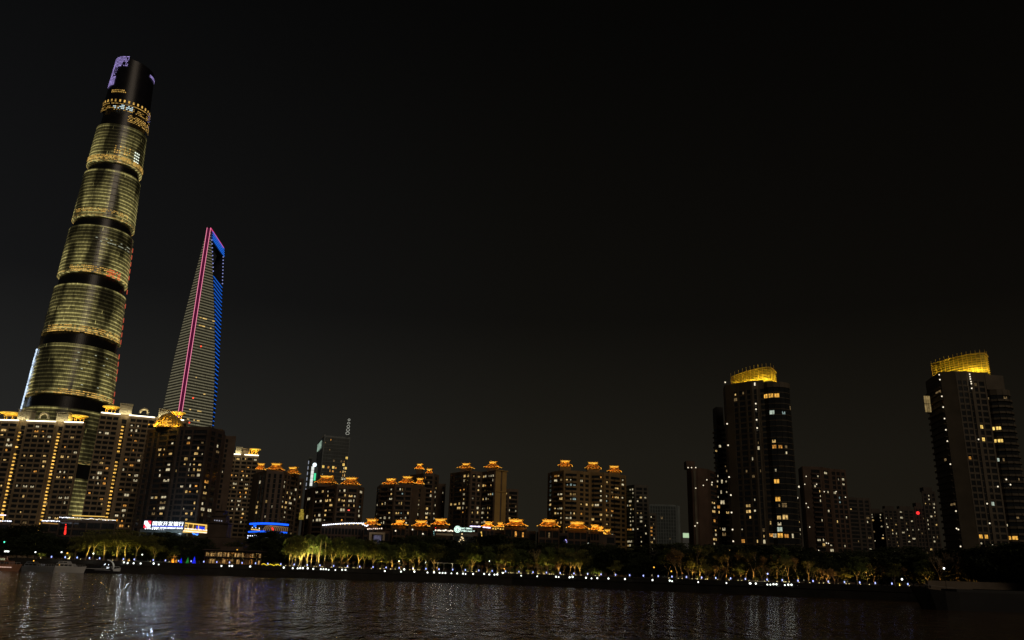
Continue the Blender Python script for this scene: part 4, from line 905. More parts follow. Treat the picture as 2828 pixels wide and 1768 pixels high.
q = MB(); q.prism([p for p in ft] + [ft[-1] * 1.03, ft[0] * 1.01], z1 - 3, z1 + .1); q.build('roof_deck', rdark, B.e)
crown_ring(B, ft, z1 + .1, 10.8, 0, 620, 1.8); B.rnd(6, 'dd', 'b'); B.done()
B.gl = None
q = MB(); p = W(2559, 1116, F1 + 16)
for k in range(3): q.box(p.x - 1.6 + k * 1.15, p.x - .75 + k * 1.15, p.y - 1.2, p.y - .9, p.z - 4.6, p.z - .2); q.box(p.x - 1.6 + k * 1.15, p.x - .75 + k * 1.15, p.y - 1.2, p.y - .9, p.z + .1, p.z + 4.2)
q.build('lit_bay_window', emi('bay_glow', (1, .7, .28), .2, .5, .5), B.e)

# ------------------------------------------------------------------ waterfront podium buildings
def podium(name, label, m, x0, x1, yt, Y, dep=14, pat=None, z0=GZ, cat='building', yt2=None, group=None, rn=0, mix='yowd', fh=4.2):
    """low block from photo column x0 to x1 with its roof line at yt"""
    B = poly_tower(name, label, m, [(x0, yt, Y), (x1, yt2 or yt + (x1 - x0) * .03, Y)], [pat or 'nWnWnWnWn'], back=dep, cat=cat, fh=fh, group=group, head=1.5); B.rnd(rn, mix); B.done(); return B
def light_row(B, x0, x1, y0, y1, Y, n, m, r=.35, name='edge_lamp', jit=0):
    for i in range(n):
        f = i / max(1, n - 1); p = W(x0 + (x1 - x0) * f, y0 + (y1 - y0) * f + rng.uniform(-jit, jit), Y); q = MB(); q.ball(p, r * rng.uniform(.8, 1.2), 6, 4); q.build(name, m, B.e)
def line_px(B, x0, y0, x1, y1, Y, m, r=.25, name='roof_light_strip', Y2=None):
    q = MB(); q.tube(W(x0, y0, Y), W(x1, y1, Y2 or Y), r, r, 5); return q.build(name, m, B.e)
B = podium('podium', 'low dark podium edged with strings of white lights between the two left grid slabs', dbrown, 163, 322, 1434, 470, pat='nWWnWWnWWnWWn')
light_row(B, 165, 318, 1429, 1437, 468, 42, ledc, .26, jit=.8); line_px(B, 200, 1424, 290, 1427, 466, ledy, .22); line_px(B, 190, 1431, 318, 1436, 467, emi('soft_yellow', (1, .75, .3), .8), .2)
B = podium('podium', 'small podium with a short white light string left of the red lantern string', dbrown, 113, 166, 1441, 462, pat='nWnWn')
light_row(B, 117, 164, 1438, 1440, 460, 12, ledc, .3, jit=.6); line_px(B, 118, 1444, 160, 1447, 459, emi('dim_amber', (1, .5, .12), .3), .3)
B = podium('podium', 'podium with a pinkish white light string at the left photo edge', dbrown, -60, 30, 1440, 462, pat='nWWnWWn')
light_row(B, -40, 30, 1436, 1440, 460, 16, ledc, .3, jit=.5); line_px(B, -40, 1421, 16, 1423, 470, emi('pink_white', (1, .75, .85), 2), .3)
line_px(B, 9, 1424, 8, 1436, 469, ledy, .3, 'column_light')
t_ = thing('lantern_string', W(181, 1495, 440), 'vertical string of red lanterns hanging in front of the dark podium at left', 'lantern string')
for k, (y, h) in enumerate(((1449, 2), (1456, 4), (1461, 3), (1468, 6), (1473, 5))):
    q = MB(); p = W(182 - k * .6, y, 440); q.lathe(p, [(.05, -h * .16), (.3 + .06 * k, -h * .08), (.3 + .06 * k, h * .08), (.05, h * .16)], 8); q.build('lantern', emi('lantern_red', (1, .03, .02), 1.6), t_)
q = MB(); q.tube(W(183, 1440, 440), W(180, 1490, 440), .05); q.build('cord', black, t_)

# bank building: sign, glazed hall with yellow frames, grey wall below
B = podium('bank_building', 'bank building with a bright white and red Chinese sign above a grey wall', slate, 388, 520, 1461, 430, pat='nggngggngggn', fh=5, rn=0, cat='bank')
sa = W(397, 1458.5, 428); sb = W(505, 1463, 424); P, u, L = seg(sa, sb); n = Vector((u.y, -u.x)); hz = W(397, 1438, 428).z - sa.z
sg = thing('bank_sign', sa, 'bright white sign in Chinese with a red and white square logo on the bank roof', 'sign')
q = MB(); q.obox(P, u, n, -.6, L + .4, -.5, -.15, sa.z - .5, sa.z + hz + .5); q.build('backing_panel', mat('sign_backing', (.015, .02, .05)), sg)
ls = hz * .98; grid = ['WWRR', 'WWWR', 'RWWW', 'RRWW']; qw, qr = MB(), MB()
for r_, row in enumerate(grid):
    for c_, ch in enumerate(row):
        (qw if ch == 'W' else qr).obox(P, u, n, c_ * ls / 4 + .0, (c_ + 1) * ls / 4 - .02, 0, .25, sa.z + (3 - r_) * ls / 4, sa.z + (4 - r_) * ls / 4 - .02)
qw.build('logo_white', sign_w, sg); qr.build('logo_red', sign_r, sg)
tx = ls + 1.1; put_text('chinese_lettering', '国家开发银行', (P.x + u.x * tx + n.x * .1, P.y + u.y * tx + n.y * .1, sa.z + hz * .36), u, L - tx, hz * .60, sign_w, sg, .12, .004)
put_text('latin_lettering', 'CHINA DEVELOPMENT BANK', (P.x + u.x * tx + n.x * .1, P.y + u.y * tx + n.y * .1, sa.z - .1), u, L - tx, hz * .22, sign_w, sg, .12, .004)
q = MB(); q.obox(P, u, n, tx - .3, L, -.12, -.02, sa.z + hz * .24, sa.z + hz * .36); q.build('blue_underline', emi('sign_blue', (.06, .10, 1), .8), sg)
light_row(B, 402, 452, 1460, 1462, 427, 9, ledc, .3)
for x in (430, 470, 500): lamp(sg, W(x, 1440, 434), 1500, (.55, .78, 1), 1, aim=W(x, 1370, 462), angle=130)  # spots added to wash the wall behind, standing in for haze around the sign
lamp(sg, W(460, 1465, 421), 1400, (.7, .9, 1), 1, aim=W(460, 1490, 430), angle=140)
for x in (412, 435, 458, 482): lamp(sg, W(x, 1463.5, 425), 3000, (.62, .78, 1), .35, aim=(-120, 150, 0), angle=80)     # spots added by the lamp row to strengthen the sign's glitter on the river
# glazed hall
B = podium('glazed_hall', 'glazed rooftop hall with glowing yellow frames and a blue screen, right of the bank sign', dgrey, 506, 573, 1469, 432, pat='nSn', fh=5, cat='glazed hall')
ya, yb = 1445, 1451
for (a, b_, c_, d_) in ((506, 1444, 571, 1451), (507, 1463, 572, 1469), (505, 1469, 573, 1471)): line_px(B, a, b_, c_, d_, 428, ledy, .32, 'frame_light')
for x, y0, y1 in ((509, 1444, 1464), (519, 1446, 1465), (533, 1447, 1465), (548, 1448, 1467), (567, 1450, 1468), (570, 1451, 1469)): line_px(B, x + 1, y0, x - .6, y1, 428, ledy, .2, 'frame_light')
light_row(B, 512, 570, 1460, 1465, 427, 14, emi('counter_glow', (1, .75, .6), 1.6), .38); light_row(B, 507, 572, 1466, 1472, 427, 26, emi('counter_glow', (1, .75, .6), 1.6), .26)
q = MB(); a = W(542, 1455, 431); b_ = W(565, 1459, 431); q.hexa([(a.x, a.y, a.z - .8), (b_.x, b_.y, b_.z - .8), (b_.x, b_.y + .2, b_.z - .8), (a.x, a.y + .2, a.z - .8), (a.x, a.y, a.z + .5), (b_.x, b_.y, b_.z + .5), (b_.x, b_.y + .2, b_.z + .5), (a.x, a.y + .2, a.z + .5)]); q.build('screen', emi('screen_blue', (.02, .06, 1), .9), B.e)
q = MB(); a = W(506, 1466, 433); b_ = W(572, 1470, 433); q.box(a.x, b_.x, 433, 440, a.z - .5, a.z - .2); q.box(a.x, b_.x, 438, 438.3, a.z - .5, a.z + 4); q.build('hall_interior', mat('hall_wall', (.2, .13, .05)), B.e)
for x in (520, 540, 560): lamp(B.e, W(x, 1456, 434), 60, (1, .6, .2), .3)
line_px(B, 531, 1472, 546, 1478, 426, emi('pale_blue', (.15, .45, 1), 1.2), .3, 'awning_light'); line_px(B, 533, 1476, 548, 1475, 426, blue_e, .25, 'awning_light')
# blue-lit lounge
B = podium('blue_lit_lounge', 'rooftop lounge outlined in blue light below the three-roofed tower', dgrey, 688, 796, 1471, 435, pat='nWnWnWnWnSn', cat='lounge')
for y0, y1, rr_ in ((1447, 1450, .48), (1469, 1472, .36)):
    prev = None
    for i in range(13):
        f = i / 12; x = (690 if y0 < 1460 else 686) + 107 * f; y = y0 + (y1 - y0) * f - 2.4 * math.sin(math.pi * f); p = W(x, y, 431 - 3 * math.sin(math.pi * f))
        if prev: q = MB(); q.tube(prev, p, rr_, rr_, 6); q.build('blue_light_tube', blue_e, B.e)
        prev = p
q = MB(); a = W(692, 1449.5, 432); b_ = W(796, 1452, 432); q.box(a.x, b_.x, 432, 440, a.z, a.z + .5); q.build('canopy_slab', dgrey, B.e)
for k in range(13):
    q = MB(); prev = None; x0 = 727 + k * 5.5
    for i in range(9):
        t2 = i / 8 * math.pi * (.55); rx_ = max(1.5, 16 - k * 1.1); p = W(x0 + rx_ * (1 - math.cos(t2)), 1468 - 17 * math.sin(min(t2, math.pi / 2)) * (1 - k * .03), 434 + k * .4)
        if prev: q.tube(prev, p, .14, .14, 4)
        prev = p
    q.build('vault_rib', emi('rib_glow', (1, .55, .25), .35), B.e)
for x, y, m_ in ((752, 1459, 'lantern_red'), (754, 1463, 'lantern_red')): q = MB(); q.ball(W(x, y, 432), .5); q.build('red_ornament', MATS['lantern_red'], B.e)
light_row(B, 695, 716, 1462, 1464, 433, 6, ledy, .35); light_row(B, 697, 716, 1457, 1459, 433, 3, ledc, .2); q = MB(); q.ball(W(704, 1452, 433), .8); q.build('blue_globe', blue_e, B.e)
lamp(B.e, W(705, 1458, 434), 260, (1, .7, .3), .3); lamp(B.e, W(750, 1462, 434), 260, (1, .6, .3), .3); lamp(B.e, W(740, 1441, 428), 1500, (.05, .15, 1), 1)
light_row(B, 685, 709, 1480, 1480, 430, 5, sky_b and emi('cold_dot', (.8, .85, 1), 2.5), .3); light_row(B, 719, 738, 1482, 1482, 430, 4, MATS['cold_dot'], .3); light_row(B, 684, 708, 1486, 1486, 430, 2, MATS['cold_dot'], .3); light_row(B, 718, 725, 1493, 1493, 430, 2, MATS['cold_dot'], .3)
# dark pavilion tower between
B = podium('dark_pavilion', 'dark brown tiered building with a small dark pagoda top, left of the blue-lit lounge', dbrown, 578, 692, 1484, 420, pat='nSnSn', cat='pavilion')
q = MB(); p = W(601, 1484, 422)
for w_, z0, z1 in ((5, 0, 7), (3.6, 7, 10.5), (2.2, 10.5, 13)): q.box(p.x - w_, p.x + w_, p.y - 2, p.y + 4, p.z + z0, p.z + z1); q.box(p.x - w_ - .8, p.x + w_ + .8, p.y - 2.8, p.y + 4.8, p.z + z1 - .3, p.z + z1)
q.tube((p.x, p.y, p.z + 13), (p.x, p.y, p.z + 17), .5, .1); q.build('pagoda_top', dbrown, B.e)
light_row(B, 593, 612, 1437, 1439, 419, 4, emi('cold_dim', (.8, .8, 1), .4), .3)
# curved glazed podium with a string of lamps
B = podium('podium', 'round-fronted podium topped by a string of white lamps, under the two-roofed tower', rust, 888, 1000, 1451, 445, pat='nw' * 12 + 'n', yt2=1452)
for i in range(24):
    f = i / 23; x = 892 + 112 * f; y = 1450.5 - 5.5 * math.sin(min(1, f * 1.25) * math.pi / 2) + .5 * f; q = MB(); q.ball(W(x, y, 443), .34, 6, 4); q.build('edge_lamp', ledc, B.e)
light_row(B, 905, 1000, 1449, 1448, 444, 9, ledy, .28)
q = MB(); a = W(888, 1452, 446); b_ = W(1002, 1449, 446); q.box(a.x, b_.x, 446, 452, a.z, b_.z + .4); q.build('parapet', rust, B.e)
# shop pavilions with orange hip roofs
GP_ = 'waterfront shop pavilions with orange hip roofs'
PV = [(1002, 1049, 1450, 1435, 428, 'leftmost shop pavilion with an orange hip roof beside the lamp-topped podium', 450),
      (1081, 1126, 1451, 1439, 428, 'second shop pavilion from the left, orange roof leaning out of the dark', 450),
      (1137, 1187, 1454, 1439, 430, 'third shop pavilion from the left, wide orange roof touching its taller neighbour', 450),
      (1190, 1242, 1450, 1434, 426, 'shop pavilion with an orange roof immediately left of the round-logo sign', 450),
      (1329, 1370, 1456, 1443, 428, 'small orange-roofed pavilion directly right of the round-logo sign', 450),
      (1390, 1460, 1453, 1436, 420, 'widest orange-roofed pavilion at the middle of the shop row', 650),
      (1484, 1550, 1455, 1437, 420, 'orange-roofed pavilion below the left end of the broad tan tower', 620),
      (1564, 1627, 1460, 1443, 415, 'orange-roofed pavilion with round front under the middle of the tan tower', 600),
      (1627, 1660, 1464, 1451, 430, 'smaller orange-roofed pavilion behind the right end of the shop row', 380)]
for i, (x0, x1, ye, yr, Y, lab, pw) in enumerate(PV):
    B = podium('shop_pavilion', lab, rust, x0 + 3, x1 - 5, ye + 2, Y + 3, dep=12, pat='nWnWnWn', group=GP_, cat='pavilion', rn=3 if i in (3, 5) else 1, mix='dood')
    a = W(x0, ye, Y); b_ = W(x1, ye, Y); wd = (b_.x - a.x) * .86; h = W(x0, yr, Y + 4).z - a.z - .9
    roof_px(B.e, x0, x1, ye, yr, Y, -.22 if i != 7 else -.05, .45 if x1 - x0 > 45 else .35, .6, pw)
for x0, x1, ye, yr, Y, lab in ((1371, 1392, 1456, 1449, 440, 'tiny orange roof pavilion squeezed between the small and the widest pavilions'), (1652, 1668, 1468, 1459, 436, 'tiny orange roof stepping down right of the shop row'), (1664, 1694, 1482, 1463, 440, 'long narrow orange roof running downhill at the right end of the shop row')):
    B = podium('shop_pavilion', lab, rust, x0 + 2, x1 - 2, ye + 2, Y + 2, dep=8, pat='nWn', group=GP_, cat='pavilion'); roof_px(B.e, x0, x1, ye, yr, Y, -.25, .3, .6, 260)
    if x0 == 1664: light_row(B, 1668, 1693, 1472, 1486, 438, 7, bulb, .4)
# retail podium walls behind the trees
for x0, x1, yt, Y, lab, pt in ((1000, 1130, 1464, 434, 'dark retail podium with a beige square portal under the two leftmost shop roofs', 'nSnWnWnSnWn'), (1130, 1250, 1462, 436, 'dark retail podium with a beige canopy slab left of the round-logo sign', 'nSnWnWnSn'), (1252, 1318, 1473, 432, 'dark glass block carrying the round-logo sign', 'nggggn'), (1318, 1480, 1462, 434, 'dark retail podium under the widest orange roof', 'nWnSnWnSnWnSnW'), (1482, 1700, 1470, 434, 'long dark retail podium with a pale corner column below the tan tower', 'nSnWnWnSnWnWnSnWn')):
    B = podium('retail_podium', lab, dbrown, x0, x1, yt, Y, pat=pt, rn=0)
    if x0 == 1000:
        q = MB(); a = W(1021, 1470, 430); b_ = W(1064, 1471, 430); q.box(a.x, b_.x, 429, 430, a.z - 1.0, a.z); q.box(a.x, a.x + 1.2, 429, 430, a.z - 6, a.z - 1); q.box(b_.x - 1, b_.x, 429, 430, a.z - 6, a.z - 1); q.build('portal', mat('portal_beige', (.45, .38, .27)), B.e)
        q = MB(); q.box(a.x + 2.2, b_.x - 2, 430.5, 430.8, a.z - 6, a.z - 1.4); q.build('screen', emi('grey_screen', (.35, .32, .5), .14, .8, .8), B.e)
        light_row(B, 1002, 1016, 1448, 1452, 427, 6, ledc, .3, jit=2); light_row(B, 1016, 1054, 1461, 1459, 427, 8, emi('pink_dots', (1, .75, .6), 1.6), .3, jit=1); fdots(B, '388,950 585,935 705,985', 1000, 1240, 4.2, 430, .4)
    if x0 == 1130:
        q = MB(); a = W(1205, 1473, 430); b_ = W(1250, 1475, 430); q.box(a.x, b_.x, 428, 432, a.z - 1.0, a.z); q.build('canopy_slab', MATS['portal_beige'], B.e)
        light_row(B, 1203, 1250, 1465, 1466, 429, 11, emi('market_bulb', (1, .85, .65), 1.8), .38, jit=1.2); light_row(B, 1203, 1214, 1458, 1458, 429, 2, MATS['lantern_red'], .35); light_row(B, 1198, 1199, 1468, 1483, 429, 4, emi('teal_dot', (.4, .8, .75), .5), .3)
    if x0 == 1318:
        light_row(B, 1299, 1325, 1453.5, 1454.5, 427, 8, emi('lilac_led', (.75, .65, 1), 2.2), .34); light_row(B, 1334, 1354, 1456, 1458, 425, 8, MATS['lilac_led'], .3); light_row(B, 1362, 1396, 1461, 1460, 425, 6, ledy, .34, jit=1.5)
        light_row(B, 1329, 1332, 1470, 1488, 428, 6, ledy, .3, jit=1); q = MB(); p = W(1402, 1476, 429); q.box(p.x - 1, p.x + 1, 428, 429, p.z - .9, p.z + .9); q.build('lit_window', WM['y'], B.e)
        light_row(B, 1441, 1452, 1475, 1484, 428, 9, emi('grey_dot', (.7, .7, .6), .5), .25, jit=5)
    if x0 == 1482:
        q = MB(); a = W(1491, 1474, 425); q.box(a.x - .45, a.x + .45, 425, 426, GZ, a.z); q.box(a.x, W(1540, 1475, 425).x, 425.2, 426, a.z - .7, a.z); q.build('corner_column', MATS['portal_beige'], B.e); lamp(B.e, (a.x, 423.5, a.z + .6), 60, (1, .8, .6), .2)
        q = MB(); q.ball(W(1492, 1473.5, 424), .42); q.build('column_lamp', bulb, B.e); line_px(B, 1500, 1475, 1518, 1477, 424, ledy, .3, 'cornice_light'); light_row(B, 1562, 1567, 1490, 1500, 428, 4, emi('violet_dot', (.5, .45, 1), 1), .3, jit=1); light_row(B, 1600, 1632, 1490, 1505, 428, 14, emi('pale_dots', (.75, .8, .65), .7), .25, jit=7)
# round logo sign
sa = W(1254, 1471, 428); sc_ = W(1263.5, 1462, 428); u = Vector((1, 0)); R_ = (sc_.z - sa.z)
sg = thing('round_logo_sign', (sa.x, sa.y, sa.z), 'white round-logo sign reading SAIC GMAC on the dark glass block', 'sign')
def annul(c, r0, r1, y, t0=0, t1=2 * math.pi, k=28):
    m = MB()
    for i in range(k):
        a, b_ = t0 + (t1 - t0) * i / k, t0 + (t1 - t0) * (i + 1) / k
        m.hexa([(c.x + r * math.cos(t_), y + d_, c.z + r * math.sin(t_)) for d_ in (0, .2) for r, t_ in ((r0, a), (r1, a), (r1, b_), (r0, b_))])
    return m
logo_m = emi('logo_white', (.72, 1, .86), 1.8)
annul(sc_, R_ * .84, R_, 427.6).build('logo_ring', logo_m, sg)
mm = annul(sc_, R_ * .42, R_ * .66, 427.6, R(20), R(200)); mm2 = annul(sc_, R_ * .42, R_ * .66, 427.6, R(200), R(380)); n0 = len(mm.v); mm.v += mm2.v; mm.f += [tuple(i + n0 for i in f) for f in mm2.f]
mm.build('logo_inner_ring', logo_m, sg)
mm = MB(); mm.hexa([(sc_.x - R_ * .62, 427.5, sc_.z - .12), (sc_.x + R_ * .95, 427.5, sc_.z + .1), (sc_.x + R_ * .95, 427.7, sc_.z + .1), (sc_.x - R_ * .62, 427.7, sc_.z - .12), (sc_.x - R_ * .62, 427.5, sc_.z + .28), (sc_.x + R_ * .95, 427.5, sc_.z + .36), (sc_.x + R_ * .95, 427.7, sc_.z + .36), (sc_.x - R_ * .62, 427.7, sc_.z + .28)]); mm.build('logo_bar', logo_m, sg)
a = W(1272, 1461.5, 428); b_ = W(1304, 1462, 428); c_ = W(1272, 1457, 428)
put_text('latin_lettering', 'SAIC GMAC', (a.x, 427.6, a.z), u, b_.x - a.x, c_.z - a.z, logo_m, sg, .08, .014)
a = W(1272, 1468.5, 428); c_ = W(1272, 1464.8, 428); put_text('chinese_lettering', '上汽通用汽车金融', (a.x, 427.6, a.z), u, b_.x - a.x, (c_.z - a.z), logo_m, sg, .08, .01)
q = MB(); q.box(a.x, a.x + 2.2, 427.6, 427.7, c_.z + .05, c_.z + .18); q.box(b_.x + .4, b_.x + 1.4, 427.6, 427.7, a.z + .4, a.z + .62); q.build('sign_bar', logo_m, sg); lamp(sg, W(1285, 1458, 425), 220, (.7, 1, .85), .6, aim=W(1285, 1485, 432), angle=140)
e_ = thing('light_sculpture', W(1276, 1500, 424), 'tall garland sculpture with warm lights under the round-logo sign', 'sculpture')
for x, y, r in ((1276, 1475, .4), (1275, 1484, .45), (1278, 1487, .5), (1272, 1491, .4), (1268, 1496, .35), (1280, 1493, .35), (1267, 1503, .3), (1273, 1503, .3)): q = MB(); q.ball(W(x, y, 424), r); q.build('light_ball', emi('garland', (1, .75, .4), .9), e_)
q = MB(); q.tube(W(1273, 1512, 424), W(1276, 1474, 424), .2, .1); q.build('stem', black, e_)

# ------------------------------------------------------------------ trees
def leafy_proto(kind, seed, m, n=2600, top=1.0, w_=.42, lo=.32, flat=1.0, trunks=1, leafsz=.03, clumps=26, name='leafy_tree'):
    """unit-height tree: forked trunk, limbs, and a crown of leaf-sized faces gathered in uneven clumps"""
    r_ = random.Random(seed); e = thing(name, (0, -900, -400), 'tree', 'tree'); o = Vector((0, -900, -400)); tr = MB(); cl = []
    for k in range(trunks):
        bx, by = (r_.uniform(-.08, .08), r_.uniform(-.05, .05)) if trunks > 1 else (0, 0)
        p = Vector((bx, by, 0)); d = Vector((r_.uniform(-.2, .2), r_.uniform(-.2, .2), 1)).normalized(); q = p + d * lo * .8
        tr.tube(o + p, o + q, .024, .017, 6)
        for j in range(4 if trunks == 1 else 3):
            a = r_.uniform(0, 6.28); d2 = (d + Vector((math.cos(a), math.sin(a), 0)) * r_.uniform(.35, .9)).normalized(); q2 = q + d2 * r_.uniform(.14, .26); tr.tube(o + q, o + q2, .014, .009, 5)
            for jj in range(3):
                a = r_.uniform(0, 6.28); q3 = q2 + (d2 + Vector((math.cos(a), math.sin(a), r_.uniform(0, .5))) * .7).normalized() * r_.uniform(.1, .22); tr.tube(o + q2, o + q3, .008, .003, 4); cl.append(q3)
    tr.build('trunk', bark, e)
    while len(cl) < clumps:
        a = r_.uniform(0, 6.28); rad = w_ * math.sqrt(r_.random()) * .85; f = r_.random(); z = lo + (top - lo) * (.15 + .8 * f)
        env = math.sin(math.pi * min(1, max(0, (z - lo) / (top - lo))) ** (.8 / flat)) ** .5 if lo < z < top else .2
        cl.append(Vector((math.cos(a) * rad * env, math.sin(a) * rad * env, z)))
    f = MB()
    for i in range(n):
        c = cl[r_.randrange(len(cl))]; s = w_ * .30
        p = c + Vector((r_.gauss(0, s * .5), r_.gauss(0, s * .5), r_.gauss(0, s * .34)))
        if p.z > top: p.z = top - r_.random() * .06
        if p.z < lo * .7: continue
        u_ = Vector((r_.uniform(-1, 1), r_.uniform(-1, 1), r_.uniform(-.6, .6))).normalized() * leafsz * r_.uniform(.5, 1.3); v_ = u_.orthogonal().normalized() * leafsz * r_.uniform(.4, .9)
        f.quad(o + p - u_, o + p - v_ * .6, o + p + u_, o + p + v_ * .6)
    f.build('crown', m, e); e['hgt'] = .90; return e
def bare_proto(seed, name='bare_tree', spread=.5, trunks=1, lo=.22, haze_leaf=None, up=.35):
    r_ = random.Random(seed); e = thing(name, (0, -900, -400), 'tree', 'tree'); o = Vector((0, -900, -400)); tr = MB(); br = MB(); tips = []
    def grow(p, d, L, r, lv):
        q = p + d * L; (tr if lv == 0 else br).tube(o + p, o + q, r, r * .68, 5 if lv < 2 else 3); tips.append(q)
        if lv >= 6 or L < .015: return
        for k in range(2 if lv < 1 else r_.choice((2, 2, 3))):
            a = r_.uniform(0, 6.28); s = spread * r_.uniform(.5, 1.2)
            nd = (d + Vector((math.cos(a) * s, math.sin(a) * s, up * .4))).normalized(); grow(q, nd, L * r_.uniform(.66, .86), r * .66, lv + 1)
    for k in range(trunks):
        d = Vector((r_.uniform(-.25, .25) * (1 + trunks * .25), r_.uniform(-.2, .2), 1)).normalized(); grow(Vector((r_.uniform(-.05, .05) * trunks, 0, 0)), d, lo * r_.uniform(.85, 1.1), .022 / trunks ** .3, 0)
    tr.build('trunk', bark, e); br.build('branches', bark, e)
    if haze_leaf:
        f = MB()
        for i in range(1100):
            p = tips[r_.randrange(len(tips) // 3, len(tips))] + Vector((r_.gauss(0, .03), r_.gauss(0, .03), r_.gauss(0, .03))); u_ = Vector((r_.uniform(-1, 1), r_.uniform(-1, 1), r_.uniform(-1, 1))).normalized() * .013; v_ = u_.orthogonal().normalized() * .010
            f.quad(o + p - u_, o + p - v_, o + p + u_, o + p + v_)
        f.build('crown', haze_leaf, e)
    e['hgt'] = max(t_.z for t_ in tips); return e
def palm_proto(seed):
    r_ = random.Random(seed); e = thing('palm_tree', (0, -900, -400), 'palm', 'palm'); o = Vector((0, -900, -400)); tr = MB(); p = Vector((0, 0, 0)); lean = r_.uniform(-.04, .04)
    for i in range(6): q = Vector((lean * ((i + 1) / 6) ** 2, 0, .84 * (i + 1) / 6)); tr.tube(o + p, o + q, .020 - .001 * i, .019 - .001 * i, 7); p = q
    tr.build('trunk', bark, e); f = MB()
    for k in range(17):
        a = k / 17 * 6.28 + r_.uniform(-.2, .2); L = r_.uniform(.17, .24); rise = r_.uniform(.02, .17); pr = None
        for i in range(9):
            t_ = i / 8; c = p + Vector((math.cos(a) * L * t_, math.sin(a) * L * t_, rise * t_ * 1.6 - (rise + .17) * t_ * t_))
            if pr:
                side = Vector((-math.sin(a), math.cos(a), 0)) * .055 * math.sin(math.pi * min(1, t_ + .12)) ; dn = Vector((0, 0, -.045 * (1 + t_)))
                f.quad(o + pr, o + c, o + c + side + dn, o + pr * .7 + c * .3 + side + dn); f.quad(o + c, o + pr, o + pr * .7 + c * .3 - side + dn, o + c - side + dn)
            pr = c
    f.build('crown', leaf[0], e); e['hgt'] = .90; return e
PR = {'leafy': [leafy_proto('l', 1, leaf[0]), leafy_proto('l', 2, leaf[0], w_=.36), leafy_proto('l', 3, leaf[1], w_=.46, lo=.28)],
      'umbrella': [leafy_proto('u', 5, leaf[1], w_=.62, lo=.48, n=3000, trunks=2), leafy_proto('u', 6, leaf[1], w_=.58, lo=.50, n=3000)],
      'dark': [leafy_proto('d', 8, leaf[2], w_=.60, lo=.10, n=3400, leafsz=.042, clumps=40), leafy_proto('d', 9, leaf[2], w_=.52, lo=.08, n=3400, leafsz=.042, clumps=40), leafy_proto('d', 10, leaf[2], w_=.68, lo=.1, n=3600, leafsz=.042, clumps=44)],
      'bare': [bare_proto(11, haze_leaf=leafr), bare_proto(12, trunks=2, haze_leaf=leafr), bare_proto(13, spread=.6, haze_leaf=leaf[1])],
      'fan': [bare_proto(15, trunks=4, spread=.42, lo=.25, up=.7), bare_proto(16, trunks=4, spread=.38, lo=.25, up=.7)],
      'palm': [palm_proto(21), palm_proto(22), palm_proto(23)],
      'shrub': [leafy_proto('s', 31, leaf[1], w_=.55, lo=.08, n=900, trunks=3, leafsz=.06, clumps=14, name='shrub'), leafy_proto('s', 32, leaf[0], w_=.5, lo=.08, n=900, trunks=3, leafsz=.06, clumps=14, name='shrub')]}
protos = [p for v in PR.values() for p in v]
AM, YG, WH, OR_ = (1, .62, .15), (1, .78, .15), (.95, .95, .75), (1, .50, .12)
up0 = thing('ground_uplight', (0, -900, -400), 'uplight', 'uplight'); q = MB(); q.lathe((0, -900, -400), [(.22, 0), (.22, .25), (.17, .3)], 8); q.build('housing', black, up0)
q = MB(); q.ball((0, -900, -399.72), .15, 6, 4); q.build('lens', emi('uplight_lens', (1, .8, .35), 3.5), up0)
def uplight(p, power, col, h=8, crown=False):
    o = copy_thing(up0, p, 1, 0, 'small warm uplight in the lawn at the foot of a lit riverside tree', 'uplights under the riverside trees')
    o['category'] = 'uplight'; k_ = 5.5 if p[0] < 60 else 3.6
    if crown: lamp(o, (p[0], p[1], p[2] + .5), power * k_ * 1.35, col, .15, aim=(p[0], p[1] + 4.2, p[2] + h * .72), angle=82)
    else: lamp(o, (p[0], p[1], p[2] + .5), power * k_ * .5, col, .15, aim=(p[0], p[1] + 2.6, p[2] + 7), angle=115)
    return o
LM = [(0, 'the moored boats'), (330, 'the gold-domed tower'), (600, 'the dark pavilion'), (780, 'the two-roofed tower'), (1000, 'the leftmost shop roofs'), (1250, 'the round-logo sign'), (1480, 'the broad tan tower'), (1720, 'the dark office slab'), (1880, 'the reddish-brown tower'), (2010, 'the curved-corner high-rise'), (2200, 'the ribbed reddish-brown tower'), (2400, 'the distant housing blocks'), (2580, 'the rightmost high-rise'), (9999, '')]
ORD = ['first', 'second', 'third', 'fourth', 'fifth', 'sixth', 'seventh', 'eighth', 'ninth', 'tenth', 'eleventh', 'twelfth', 'thirteenth', 'fourteenth', 'fifteenth', 'sixteenth', 'seventeenth', 'eighteenth']
cnt = {}
DESC = {'leafy': 'uplit green leafy tree', 'umbrella': 'spreading olive-lit umbrella-crowned tree', 'bare': 'amber-lit thinly leaved tree', 'fan': 'bare fan-branched tree', 'palm': 'tall uplit palm', 'shrub': 'glowing low shrub'}
